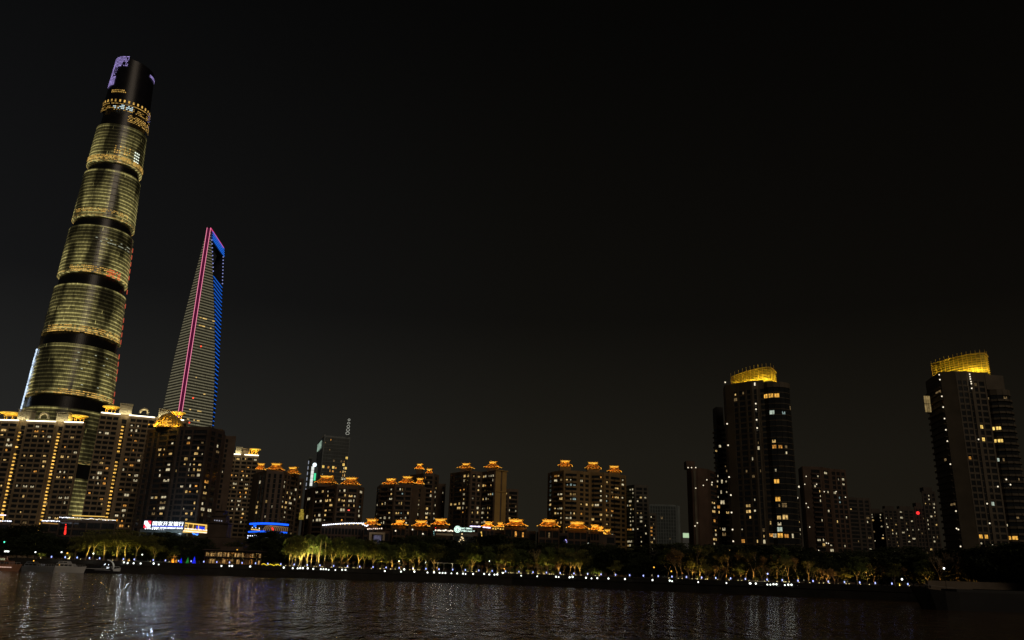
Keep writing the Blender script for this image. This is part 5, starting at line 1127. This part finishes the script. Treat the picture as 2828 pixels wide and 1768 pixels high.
def plant(kind, px, ytop, power=None, col=AM, off=14, light=True, ng=0, sx=1.0):
    Y = 1; x = Wg(px, 400, GZ).x; Y = bankY(x) + off; p = Wg(px, Y, GZ); Y = bankY(p.x) + off; p = Wg(px, Y, GZ)
    h = W(px, ytop, Y).z - GZ; pr = rng.choice(PR[kind]); s = h / pr.get('hgt', 1.0)
    lm = [b_ for a, b_ in LM if a <= px][-1] if px >= 0 else LM[0][1]
    key = (kind, lm); cnt[key] = cnt.get(key, 0) + 1
    lab = f'{ORD[min(len(ORD) - 1, cnt[key] - 1)]} {DESC[kind]} from the left below {lm}' if kind in DESC else 'dark unlit tree in the continuous black tree line behind the lit riverside trees'
    if px < 330 and kind in DESC: lab = lab.replace('below', 'behind')
    o = copy_thing(pr, p, (s * sx, s * sx, s), rng.uniform(0, 6.28) if kind != 'palm' else rng.uniform(-.6, .6), lab, {'dark': 'dark background trees', 'palm': 'palms in the lit grove'}.get(kind, 'lit riverside trees'))
    if 'hgt' in o: del o['hgt']
    o['category'] = 'shrub' if kind == 'shrub' else 'palm' if kind == 'palm' else 'tree'
    if light:
        pw = power if power else 260 * (h / 10) ** 1.5
        uplight((p.x + rng.uniform(-.8, .8), p.y - (2.4 if kind == 'bare' or kind == 'fan' else 3.6 if kind != 'shrub' else 1.3), GZ + .02), pw, col, h, kind in ('leafy', 'umbrella', 'palm'))
    return p
TREES = []
for px, yt, pw in ((235, 1478, 260), (255, 1472, 330), (281, 1470, 480), (317, 1471, 420), (345, 1474, 380), (372, 1478, 330)): TREES.append(('umbrella', px, yt, pw, YG))
TREES += [('leafy', 206, 1492, 40, WH), ('leafy', 423, 1486, 90, YG), ('leafy', 477, 1512, 120, AM)]
for px, yt, pw in ((798, 1482, 420), (814, 1476, 620), (831, 1480, 420), (847, 1474, 620), (858, 1478, 420), (878, 1474, 700), (895, 1484, 420)): TREES.append(('palm', px, yt, pw, (.95, .85, .25)))
for px, yt, pw in ((806, 1492, 330), (826, 1490, 420), (850, 1492, 420), (870, 1488, 420)): TREES.append(('leafy', px, yt, pw, YG))
for px, yt, pw in ((918, 1492, 420), (940, 1496, 420), (962, 1490, 330), (985, 1497, 330), (1004, 1502, 260), (1028, 1500, 220), (1056, 1506, 170), (1084, 1512, 220), (1112, 1508, 330), (1140, 1512, 260), (1152, 1504, 170), (1180, 1508, 170), (1199, 1510, 150), (1300, 1508, 260), (1276, 1530, 120), (1345, 1516, 120), (1372, 1524, 170), (1395, 1510, 300), (1420, 1520, 200), (1440, 1524, 160)): TREES.append(('leafy', px, yt, pw, YG if rng.random() < .6 else AM))
TREES += [('fan', 1480, 1515, 380, YG), ('leafy', 1513, 1518, 260, YG), ('leafy', 1545, 1520, 170, AM), ('leafy', 1572, 1522, 220, AM), ('bare', 1587, 1528, 200, AM), ('leafy', 1603, 1524, 260, YG), ('shrub', 1638, 1553, 120, (.8, 1, .2)), ('shrub', 1622, 1564, 70, AM), ('shrub', 1655, 1562, 60, YG), ('leafy', 1698, 1552, 60, YG), ('leafy', 1843, 1524, 40, AM), ('bare', 1866, 1520, 60, AM)]
for px, yt, pw, k in ((1881, 1526, 200, 'bare'), (1912, 1535, 330, 'leafy'), (1934, 1512, 420, 'bare'), (1950, 1548, 260, 'leafy'), (1974, 1560, 200, 'bare'), (2005, 1534, 260, 'bare'), (2030, 1532, 260, 'bare'), (2045, 1560, 130, 'leafy'), (2064, 1538, 330, 'bare'), (2081, 1524, 700, 'bare'), (2116, 1540, 200, 'bare'), (2146, 1535, 300, 'bare'), (2163, 1522, 260, 'leafy'), (2178, 1545, 260, 'bare'), (2202, 1542, 420, 'bare'), (2234, 1552, 420, 'bare'), (2255, 1572, 330, 'bare'), (2272, 1573, 420, 'bare'), (2290, 1577, 300, 'bare'), (2306, 1580, 200, 'bare'), (2335, 1573, 170, 'leafy'), (2368, 1545, 420, 'leafy'), (2394, 1546, 300, 'leafy'), (2413, 1560, 170, 'bare'), (2472, 1562, 120, 'leafy'), (2508, 1570, 60, 'bare'), (2539, 1568, 150, 'leafy'), (2558, 1554, 120, 'leafy')):
    TREES.append((k, px, yt, pw, OR_ if k == 'bare' and pw < 400 else AM))
TREES += [('fan', 2600, 1528, 170, OR_), ('fan', 2632, 1522, 260, OR_), ('fan', 2656, 1534, 200, OR_), ('fan', 2684, 1530, 200, OR_), ('leafy', 2762, 1520, 260, YG), ('leafy', 2805, 1526, 120, YG)]
for px, yt in ((640, 1541), (762, 1540), (1048, 1552), (1095, 1553), (1155, 1553), (1290, 1556), (1318, 1560), (1350, 1556), (1412, 1555), (1432, 1558), (1460, 1560), (1500, 1560), (1530, 1562), (1928, 1580), (1955, 1582), (2008, 1586), (2088, 1582), (2158, 1582), (2485, 1598), (2335, 1592)): TREES.append(('shrub', px, yt + 3, 22, AM if rng.random() < .6 else YG))
for px in (88, 166): TREES.append(('shrub', px + 24, 1512, 60, YG))
E4 = 1.0
for k, px, yt, pw, col in sorted(TREES, key=lambda t_: t_[1]):
    plant(k, px, yt, pw * E4 * rng.uniform(.7, 1.25), col, off=13 + rng.uniform(0, 6) if k != 'shrub' else 11.5)
# low glowing trunks and stems: many small bare saplings between the trees
for px in list(range(890, 1010, 11)) + list(range(1040, 1180, 15)) + list(range(1290, 1560, 14)) + [1905, 1922, 1948, 1985, 2100, 2250, 2285, 2300, 2318]:
    plant('bare', px + rng.uniform(-4, 4), rng.uniform(1548, 1560) + (px - 1000) * .016, rng.uniform(8, 22), OR_ if rng.random() < .7 else AM, off=11.5, light=rng.random() < .55)
# dark tree line
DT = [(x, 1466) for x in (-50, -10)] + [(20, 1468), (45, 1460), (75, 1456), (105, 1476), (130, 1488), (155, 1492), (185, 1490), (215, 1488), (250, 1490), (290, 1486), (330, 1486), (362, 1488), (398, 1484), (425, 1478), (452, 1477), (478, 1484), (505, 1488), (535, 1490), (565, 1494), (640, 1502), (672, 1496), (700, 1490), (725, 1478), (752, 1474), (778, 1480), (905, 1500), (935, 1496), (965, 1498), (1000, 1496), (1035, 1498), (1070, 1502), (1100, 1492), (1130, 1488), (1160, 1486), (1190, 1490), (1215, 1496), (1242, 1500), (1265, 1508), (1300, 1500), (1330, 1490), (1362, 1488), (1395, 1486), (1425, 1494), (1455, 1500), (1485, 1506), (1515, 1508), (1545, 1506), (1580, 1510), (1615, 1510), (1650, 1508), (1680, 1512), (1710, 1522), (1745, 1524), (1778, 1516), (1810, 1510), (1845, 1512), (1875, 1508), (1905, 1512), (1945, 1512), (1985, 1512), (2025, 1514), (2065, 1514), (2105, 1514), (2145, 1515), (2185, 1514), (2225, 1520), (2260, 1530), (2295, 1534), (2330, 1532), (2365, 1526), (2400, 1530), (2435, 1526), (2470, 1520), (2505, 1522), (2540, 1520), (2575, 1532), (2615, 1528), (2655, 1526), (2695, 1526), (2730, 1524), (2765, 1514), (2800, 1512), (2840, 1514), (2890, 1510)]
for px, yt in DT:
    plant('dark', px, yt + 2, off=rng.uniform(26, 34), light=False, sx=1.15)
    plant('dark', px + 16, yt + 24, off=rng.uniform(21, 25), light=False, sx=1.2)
for p in protos:
    for c in list(p.children): bpy.data.objects.remove(c)
    bpy.data.objects.remove(p)
for c in list(up0.children): bpy.data.objects.remove(c)
bpy.data.objects.remove(up0)

# ------------------------------------------------------------------ quay lamps
fl = thing('quay_floodlight', (0, -900, -400), 'f', 'floodlight'); O_ = Vector((0, -900, -400))
q = MB(); q.tube(O_, O_ + Vector((0, 0, .75)), .07); q.box(-.28, .28, -899.9, -899.6, -399.3, -398.85); q.build('bracket', black, fl)
q = MB(); q.ball(O_ + Vector((0, -.1, .98)), .34, 8, 6); q.build('lens', flood, fl)
bo = thing('bollard_lamp', (0, -900, -400), 'b', 'bollard'); q = MB(); q.lathe(O_, [(.16, 0), (.13, .1), (.11, .55), (.16, .6)], 8); q.build('post', black, bo)
q = MB(); q.lathe(O_ + Vector((0, 0, .6)), [(.001, 0), (.19, .02), (.22, .35), (.18, .62), (.001, .7)], 8); q.build('lamp_head', sky_b, bo)
FL = [(1330, 675, 0), (1370, 695, 0), (1435, 693, 0), (1510, 702, 0), (1650, 706, 0), (1705, 708, 0)]
FL = [(x / 3.896, 1380 + y / 3.896) for x, y, _ in FL]
for s_, ox, oy, sc in (('537,905 645,885 678,908 920,915 1370,930 1490,925 1555,942 1590,935 1625,935 1690,945 1765,935 1865,940 1900,938 1935,945 1970,942 2060,940 2150,942 2195,952', 500, 1380, 4.838),
    ('262,1425 450,1437 487,1402 605,1427 757,1435 833,1440 897,1445 932,1440 965,1455 1035,1438 1102,1460 1170,1465 1200,1445 1287,1467 1415,1450 1475,1472 1535,1472 1567,1460 1632,1438 1845,1465', 1000, 1240, 4.2),
    ('316,1325 512,1335 540,1333 652,1340 655,1358 685,1343 825,1363 883,1347 943,1370 1060,1375 1232,1362 1520,1395 1700,1390 1725,1388', 1400, 1240, 3.78),
    ('345,768 688,780 972,772 980,805 1045,775 1185,800 1222,790 1260,800 1295,792 1397,810 1440,797 1478,810 1550,795 1693,800 1990,832 2170,825 2215,838 2290,840', 1850, 1440, 4.398),
    ('255,870 575,903 650,905 893,915', 2350, 1440, 4.609)):
    for t_ in s_.split(): x, y = t_.split(','); FL.append((ox + float(x) / sc, oy + float(y) / sc))
for i, (px, py) in enumerate(FL):
    x = Wg(px, 380, 3.5).x; Y = bankY(x) + 3.5; p = W(px, py, Y); Y = bankY(p.x) + 3.5; p = W(px, py, Y); zb = max(3.0, min(GZ, p.z - .98)); Y2 = Y if zb < 4 else Y + 6
    p2 = Wg(px, Y2, zb); o = copy_thing(fl, p2, rng.choice((.8, 1, 1, 1.15)), 0, 'bright white floodlight on a short bracket along the lower river landing', 'white floodlights on the river landing')
    if i % 3 == 0: lamp(o, (p2.x, p2.y - .7, p2.z + .95), 60, (.95, 1, .92), .1, aim=(p2.x, p2.y + 2, 3), angle=120)
xa, xb = Wg(141, bankY(-250) + 9.5, GZ).x, Wg(2507, bankY(150) + 9.5, GZ).x; prev = None
BP = [141, 179, 212, 246, 274, 340, 370, 422, 456, 492] + [527, 562, 598, 633, 668, 705, 739, 775, 812, 848, 883, 921, 959, 993, 1030, 1066, 1102, 1140, 1176, 1212, 1250, 1285, 1322, 1359, 1396, 1433, 1472, 1509, 1547, 1585, 1623, 1660, 1700, 1739, 1777, 1818, 1856, 1896, 1938, 1977, 2018, 2059, 2119, 2161, 2204, 2246, 2288, 2333, 2375, 2418, 2464, 2508]
for px in BP:
    x = Wg(px, 380, GZ).x; Y = bankY(x) + 9.3; p = Wg(px, Y, GZ); Y = bankY(p.x) + 9.3; p = Wg(px, Y, GZ + .02)
    copy_thing(bo, p, 1, 0, 'bluish white bollard lamp in the even row along the promenade edge', 'bluish bollard lamps along the promenade')
for pr in (fl, bo):
    for c in list(pr.children): bpy.data.objects.remove(c)
    bpy.data.objects.remove(pr)
# warm dots on the lawns and taller street lamps
wl = None
for px, py, h, mm, lab in ((98, 1525, 5, flood, 'white street lamp above the grey sports boat'), (170, 1525, 5, flood, 'white street lamp between two glowing yellow shrubs'), (186, 1528, 4.6, bulb, 'yellow globe lamp on a short post behind the white motor yacht'), (258, 1529, 4.5, flood, 'white lamp among the umbrella-crowned trees'), (393, 1532, 5, flood, 'white street lamp left of the amber kiosk'), (12, 1497, 12, WM['g'], 'tall post with a small green light at the far left'),
    (655, 1519, 8, bulb, 'warm lamp on a post just right above the two-storey pavilion'), (1102, 1550, 5, flood, 'white lamp behind the trees under the second shop roof'), (1176, 1554, 4, flood, 'white lamp left of the lit pergola'), (1352, 1550, 5, flood, 'cool lamp right of the pergola under the small orange roof'), (1806, 1567, 7, bulb, 'slim post lamp in the dark stretch of trees'), (1854, 1578, 3, bulb, 'low twin lamp at the right end of the dark stretch'), (2120, 1585, 6, sky_b, 'bluish street lamp between pale bare trees'), (2491, 1600, 6, flood, 'white lamp above the glowing amber shrub'), (2607, 1570, 8, flood, 'white street lamp among the fan-branched bare trees')):
    x = Wg(px, 380, GZ).x; Y = bankY(x) + 15; p = W(px, py, Y); e_ = thing('street_lamp', (p.x, p.y, GZ), lab, 'street lamp', 'promenade street lamps')
    q = MB(); q.tube((p.x, p.y, GZ), (p.x, p.y, p.z - .1), .09, .06); q.build('post', black, e_); q = MB(); q.ball(p, .30, 8, 6); q.build('lamp_head', mm, e_)
    if mm is flood: lamp(e_, p + Vector((0, .5, 0)), 160, (1, .97, .85), .2, aim=(p.x, p.y + 2, GZ), angle=140)

# ------------------------------------------------------------------ two-storey lit pavilion, kiosk, cones, pergola, low walls
PY = bankY(Wg(640, 380, 5).x) + 16
a = Wg(564, PY, GZ); b_ = Wg(718, PY, GZ); zt2 = W(640, 1524, PY).z; x0, x1 = a.x, b_.x; hm = (zt2 - GZ)
e_ = thing('riverside_pavilion', ((x0 + x1) / 2, PY, GZ), 'two-storey timber pavilion with warm lit glass walls on the river promenade', 'pavilion')
q = MB(); wd_ = x1 - x0
for (u0, u1, z0, z1) in ((0, 1, -.2, .25), (-.02, 1.02, hm * .47, hm * .56), (-.03, 1.03, hm * .97, hm * 1.07)): q.box(x0 + u0 * wd_, x0 + u1 * wd_, PY - 1.2, PY + 9, GZ + z0, GZ + z1)
q.build('floor_slab', black, e_)
q = MB()
for i in range(24): q.box(x0 + wd_ * i / 23 - .13, x0 + wd_ * i / 23 + .13, PY - .35, PY - .05, GZ, GZ + hm)
q.build('timber_post', mat('timber', (.22, .12, .05)), e_)
q = MB(); q.box(x0, x1, PY + 8.6, PY + 8.9, GZ, GZ + hm); q.box(x0 + wd_ * .72, x0 + wd_ * .8, PY - .2, PY + 8, GZ, GZ + hm * .95); q.build('rear_wall', mat('warm_wall', (.4, .24, .10), var=.3, scale=.6), e_)
q = MB(); q.box(x0 - .6, x1 + .8, PY - 2, PY + 10, GZ + hm * 1.07, GZ + hm * 1.14); q.box(x0 + 6, x1 - 9, PY + 1, PY + 8, GZ + hm * 1.14, GZ + hm * 1.4); q.build('roof', dbrown, e_)
for i in range(16):
    if i in (11, 12): continue
    for lv in (0, 1):
        if rng.random() < (.86 if lv else .55):
            q = MB(); xx = x0 + wd_ * (i + .12) / 16; k = rng.randint(1, 3); ww = wd_ / 16 * .8
            for j in range(k): q.box(xx + ww * j / k, xx + ww * (j + .75) / k, PY + .4, PY + .45, GZ + hm * (.08 + .53 * lv), GZ + hm * (.42 + .52 * lv) * rng.uniform(.9, 1))
            q.build('lit_curtain', emi('curtain_glow', (1, .58, .2), .42, .8, 1.1), e_)
for i in (1, 4, 7, 10, 14): lamp(e_, (x0 + wd_ * i / 16, PY + 4, GZ + hm * .8), 130, (1, .62, .22), .3); lamp(e_, (x0 + wd_ * i / 16, PY + 4, GZ + hm * .35), 90, (1, .62, .22), .3)
lp = W(655, 1517, PY - 1)
e_ = thing('light_cone', Wg(535, PY - 4, GZ), 'tall glowing blue cone tree left of the riverside pavilion', 'light cone')
for i, (px, yt, m_, lab, col) in enumerate(((535, 1537, emi('cone_blue', (.02, .03, 1), .8, .5, 2), '', None), (517, 1539, emi('cone_green', (.03, .32, .05), .5, .6, 2), 'green cone tree between the two blue ones', None), (499, 1541, MATS['cone_blue'], 'small glowing blue cone tree, leftmost of the three cones', None))):
    if i: e_ = thing('light_cone', Wg(px, PY - 4, GZ), lab, 'light cone')
    p = Wg(px, PY - 4, GZ); h = W(px, yt, PY - 4).z - GZ; q = MB(); q.lathe(p, [(h * .28, 0.1), (h * .27, .2), (.05, h)], 12); q.build('cone', m_, e_); q = MB(); q.lathe(p, [(.3, 0), (.2, .15)], 8); q.build('base', black, e_)
p = Wg(478, PY - 3, GZ); e_ = thing('amber_kiosk', p, 'small amber glowing kiosk with a lit statue left of the cone trees', 'kiosk')
h = W(478, 1538, PY - 3).z - GZ; q = MB(); q.box(p.x - 1.3, p.x + 1.3, p.y + .6, p.y + 1, GZ, GZ + h); q.box(p.x - 1.7, p.x + 1.7, p.y - 1, p.y + 1.2, GZ + h, GZ + h + .25); q.build('back_wall', mat('amber_wall', (.5, .3, .1)), e_)
q = MB(); q.lathe(p, [(.5, 0), (.35, .4), (.28, 1.1), (.4, 1.5), (.2, 1.8), (.25, 2.1), (.02, 2.4)], 10); q.build('statue', gold, e_); lamp(e_, (p.x, p.y - 1, GZ + .5), 260, (1, .5, .08), .2, aim=(p.x, p.y + 1, GZ + 1.8))
p = Wg(354, PY, GZ); e_ = thing('light_column', p, 'slim amber glowing column beside the white promenade lamp', 'light column'); q = MB(); q.box(p.x - .25, p.x + .25, p.y, p.y + .5, GZ, GZ + 2.6); q.build('column', emi('column_amber', (1, .5, .1), .7, .5, 2), e_); q = MB(); q.box(p.x - .4, p.x + .4, p.y - .1, p.y + .6, GZ + 2.6, GZ + 2.8); q.build('top', black, e_)
p0 = W(723, 1561, PY - 4); p1 = W(776, 1559, PY - 4); e_ = thing('flower_bed', (p0.x, p0.y, GZ), 'low flower bed outlined with yellow string lights right of the pavilion', 'flower bed')
q = MB(); q.box(p0.x, p1.x, p0.y, p0.y + 3, GZ, GZ + .35); q.build('hedge', leaf[0], e_)
for i in range(26): q = MB(); q.ball((p0.x + (p1.x - p0.x) * i / 25, p0.y - .1, GZ + .45 + .25 * math.sin(i * .7) + rng.uniform(0, .2)), .16, 5, 3); q.build('string_light', emi('string_yellow', (1, .72, .03), 1.6), e_)
PYg = bankY(Wg(1225, 380, 5).x) + 14; a = W(1200, 1555, PYg); b_ = W(1252, 1557, PYg); e_ = thing('pergola', ((a.x + b_.x) / 2, PYg, GZ), 'low pergola with a pale lit canopy under the dark trees', 'pergola')
q = MB(); q.box(a.x, b_.x, PYg, PYg + 3, a.z, a.z + .18); q.build('canopy', pale, e_); q = MB(); [q.box(x, x + .12, PYg + .2, PYg + .35, GZ, a.z) for x in (a.x + 1.5, (a.x + b_.x) / 2, b_.x - .5)]; q.build('post', pale, e_)
lamp(e_, (b_.x - .6, PYg - .6, a.z - .6), 60, (1, .9, .7), .2); lamp(e_, (a.x + 2, PYg - .6, a.z - .9), 40, (1, .9, .6), .2)
for x0_, x1_, h_, lab in ((2068, 2117, .9, 'low pale wall lit by small dots under the bare trees'),):
    a = Wg(x0_, 330, GZ); Yw = bankY(a.x) + 11; a = Wg(x0_, Yw, GZ); b_ = Wg(x1_, Yw, GZ); q = MB(); q.box(a.x, b_.x, Yw, Yw + .4, GZ - .1, GZ + h_ * .4); tag(q.build('low_wall', pale), lab, 'wall')
# brown retaining wall at the right end of the quay
a = Wg(2562, 300, GZ); Yw = bankY(a.x) + 6; a = W(2562, 1603, Yw); b_ = W(2900, 1632, Yw); q = MB(); q.box(a.x, b_.x, Yw, Yw + .8, 1.5, a.z)
tag(q.build('retaining_wall', mat('retaining_brown', (.11, .085, .06), var=.25)), 'long brown retaining wall behind the black barge at right', 'wall')

# ------------------------------------------------------------------ boats at the left, barge at the right
def hull(x0, x1, y, beam, zb, zd, m, e, bow=1, name='hull', sheer=.5, flare=.25):
    """lofted hull between x0 (stern) and x1 (bow tip), waterline at z=0"""
    n = 12; secs = []; L = x1 - x0
    for i in range(n + 1):
        f = i / n; w_ = beam / 2 * (1 - max(0, (f - .55) / .45) ** 2.2); dz = zd + sheer * f * f; x = x0 + L * (f if f < 1 else 1)
        xb = x0 + L * f * .93; wb = w_ * (1 - flare)
        secs.append([(xb, y - wb, zb), (x, y - w_, dz), (x, y + w_, dz), (xb, y + wb, zb)])
    q = MB()
    for a, b_ in zip(secs, secs[1:]):
        for i in range(4): j = (i + 1) % 4; q.quad(a[i], b_[i], b_[j], a[j])
    q.quad(*secs[0]); q.quad(*reversed(secs[-1])); return q.build(name, m, e)
def boat(name, label, px0, px1, yb, off, hullm, deckz, cabins, extra=None):
    x = Wg(px0, 360, 0).x; Y = bankY(x) - off; a = Wg(px0, Y, 0); b_ = Wg(px1, Y, 0); L = b_.x - a.x
    e = thing(name, ((a.x + b_.x) / 2, Y, 0), label, 'boat', 'boats moored at the left quay'); hull(a.x, b_.x, Y, L * .28, -.3, deckz, hullm, e)
    for f0, f1, z0, z1, sl in cabins:
        q = MB(); X0, X1 = a.x + L * f0, a.x + L * f1; w_ = L * .11; s = (z1 - z0) * sl
        q.hexa([(X0, Y - w_, z0), (X1, Y - w_, z0), (X1, Y + w_, z0), (X0, Y + w_, z0), (X0 + s * .3, Y - w_ * .85, z1), (X1 - s, Y - w_ * .85, z1), (X1 - s, Y + w_ * .85, z1), (X0 + s * .3, Y + w_ * .85, z1)]); c = q.build('cabin', hullm, e)
        q = MB(); k = max(2, int((X1 - X0) / 1.6)); zz0, zz1 = z0 + (z1 - z0) * .35, z0 + (z1 - z0) * .8
        for i in range(k): xx = X0 + .4 + (X1 - X0 - s * .6 - .6) * i / k; q.box(xx, xx + (X1 - X0 - s) / k * .75, Y - w_ - .02, Y - w_ * .86, zz0, zz1)
        q.build('window', glass, c)
    q = MB(); pr = None
    for i in range(8):
        p = (a.x + L * (.5 + .46 * i / 7), Y - L * .14 * (1 - max(0, (.5 + .46 * i / 7 - .55) / .45) ** 2.2), deckz + .75 + .3 * (i / 7)); q.tube((p[0], p[1], deckz), p, .03)
        if pr: q.tube(pr, p, .03)
        pr = p
    q.build('bow_rail', white, e); return e, a, b_, Y, L
wood = mat('orange_hull', (.30, .15, .09), var=.2)
e, a, b_, Y, L = boat('tour_boat', 'brown-hulled tour boat with lit cabin, cut by the left photo edge', -60, 58, 1575, 8, wood, 2.1, [(.1, .78, 2.1, 3.6, .3), (.2, .6, 3.6, 4.8, .3)])
for k in range(5): q = MB(); q.box(a.x + L * (.55 + k * .06), a.x + L * (.6 + k * .06), Y - L * .145, Y - L * .14, 1.3, 1.45); q.build('lit_porthole', emi('port_glow', (1, .7, .55), 1.2), e)
for k in range(3): q = MB(); q.box(a.x + L * (.5 + k * .05), a.x + L * (.53 + k * .05), Y - L * .115, Y - L * .11, 3.8, 4.5); q.build('lit_window', emi('cabin_glow', (.8, .85, .5), .35), e)
p = W(18, 1523, Y); q = MB(); q.box(p.x - .8, p.x + .8, p.y, p.y + .3, p.z - .25, p.z + .25); q.build('deck_light', flood, e); q = MB(); q.tube((p.x, p.y, 4.5), p, .08); q.build('mast', black, e); lamp(e, p + Vector((0, 1.5, -.3)), 260, (.9, .95, 1), .3, aim=(p.x + 3, Y, 1.5), angle=120)
e, a, b_, Y, L = boat('sports_boat', 'dark grey sports boat low in the water behind the tour boat', 64, 150, 1577, 5, mat('grey_gelcoat', (.14, .15, .16), rough=.3), 1.9, [(.05, .62, 1.9, 2.9, .5), (.1, .4, 2.9, 3.6, .5)])
q = MB(); q.ball(W(93, 1549, Y - 2.6), .24); q.build('deck_light', bulb, e); lamp(e, W(100, 1530, Y + 7), 160, (.8, .9, 1), .3, aim=W(105, 1565, Y), angle=110)
e, a, b_, Y, L = boat('motor_yacht', 'white motor yacht with a dark window band, third boat from the left', 152, 236, 1580, 5, white, 1.9, [(.02, .66, 1.9, 3.2, .8), (.1, .46, 3.2, 4.1, .7)])
q = MB(); q.ball(W(164, 1560, Y - 3), .14); q.build('deck_light', bulb, e); lamp(e, W(190, 1528, Y + 6), 110, (.85, .9, 1), .3, aim=W(190, 1565, Y), angle=120)
e, a, b_, Y, L = boat('motor_yacht', 'black-hulled yacht with white radar arch and pale bow, nearest the bright landing', 238, 332, 1583, 5, mat('black_gelcoat', (.02, .02, .022), rough=.2), 1.6, [(.05, .64, 1.6, 2.7, .9)])
q = MB(); pr = None
for i in range(9):
    t_ = i / 8 * math.pi * .6; p = (a.x + L * .62 + 2.8 * math.sin(t_), Y - L * .12, 2.4 + 2.6 * math.cos(t_) * 1.0)
    if pr: q.tube(pr, p, .28, .28, 5)
    pr = p
q.build('radar_arch', white, e); q = MB(); 
for z0, z1, f0, f1 in ((1.55, 1.72, .0, .8), (1.15, 1.25, .3, .95)): q.obox((a.x, Y - L * .145), (1, 0), (0, -1), L * f0, L * f1 * .8, 0, .06, z0, z1)
q.build('trim_stripe', white, e); hull(a.x + L * .82, b_.x + .2, Y - .6, L * .12, .9, 1.75, white, e, name='bow_deck')
for k, (x, y) in enumerate(((288, 1560), (291, 1558), (300, 1560))): q = MB(); q.ball(W(x, y, Y - 4.5), .14); q.build('cockpit_light', ledc, e)
lamp(e, W(322, 1545, Y - 4), 160, (1, .97, .8), .2, aim=W(308, 1568, Y), angle=100); lamp(e, W(345, 1532, Y + 10), 300, (.85, .95, 1), .3, aim=W(335, 1572, Y), angle=110)
# black barge
YB = 196; p0 = Wg(2548, YB, 0); p1 = Wg(3050, YB, 0); e = thing('river_barge', (p0.x + 30, YB, 0), 'long unlit black river barge lying off the quay at the right edge', 'barge')
blk = mat('barge_black', (.012, .012, .012), rough=.6); zt_ = W(2740, 1626, YB).z
q = MB(); L = p1.x - p0.x; n = 14; secs = []
for i in range(n + 1):
    f = i / n; x = p0.x + L * f; w_ = 4.6 * min(1, (f * 5.5 + .02)) ** .55; dz = zt_ - 1.0 + 1.0 * max(0, 1 - f * 4) ** 2; secs.append([(x + 2.5 * max(0, 1 - f * 6), YB + 4.6 - w_ * .9, -.3), (x, YB + 4.6 - w_, dz), (x, YB + 4.6 + w_, dz), (x + 2.5 * max(0, 1 - f * 6), YB + 4.6 + w_ * .9, -.3)])
for a, b_ in zip(secs, secs[1:]):
    for i in range(4): j = (i + 1) % 4; q.quad(a[i], b_[i], b_[j], a[j])
q.quad(*reversed(secs[0])); q.build('hull', blk, e)
q = MB(); q.box(p0.x + 9, p1.x, YB + 1, YB + 8, zt_ - 1.1, zt_ - .35); q.build('hatch_coaming', blk, e)
q = MB(); q.tube((p0.x + 11, YB + .3, zt_ - 1.5), (p1.x, YB - .1, zt_ - 1.5), .05); q.tube((p0.x + 2, YB + 1.5, zt_ + .4), (p0.x + 9, YB + .5, zt_ - .2), .04)
q.build('guard_rail', mat('rail_grey', (.25, .24, .22)), e)
q = MB(); q.lathe((p0.x + 3.4, YB + 4, zt_ - .3), [(.2, 0), (.2, .5), (.3, .55), (.3, .65)], 8); q.lathe((p0.x + 4.4, YB + 4, zt_ - .3), [(.2, 0), (.2, .5), (.3, .55), (.3, .65)], 8); q.build('mooring_bitts', blk, e)
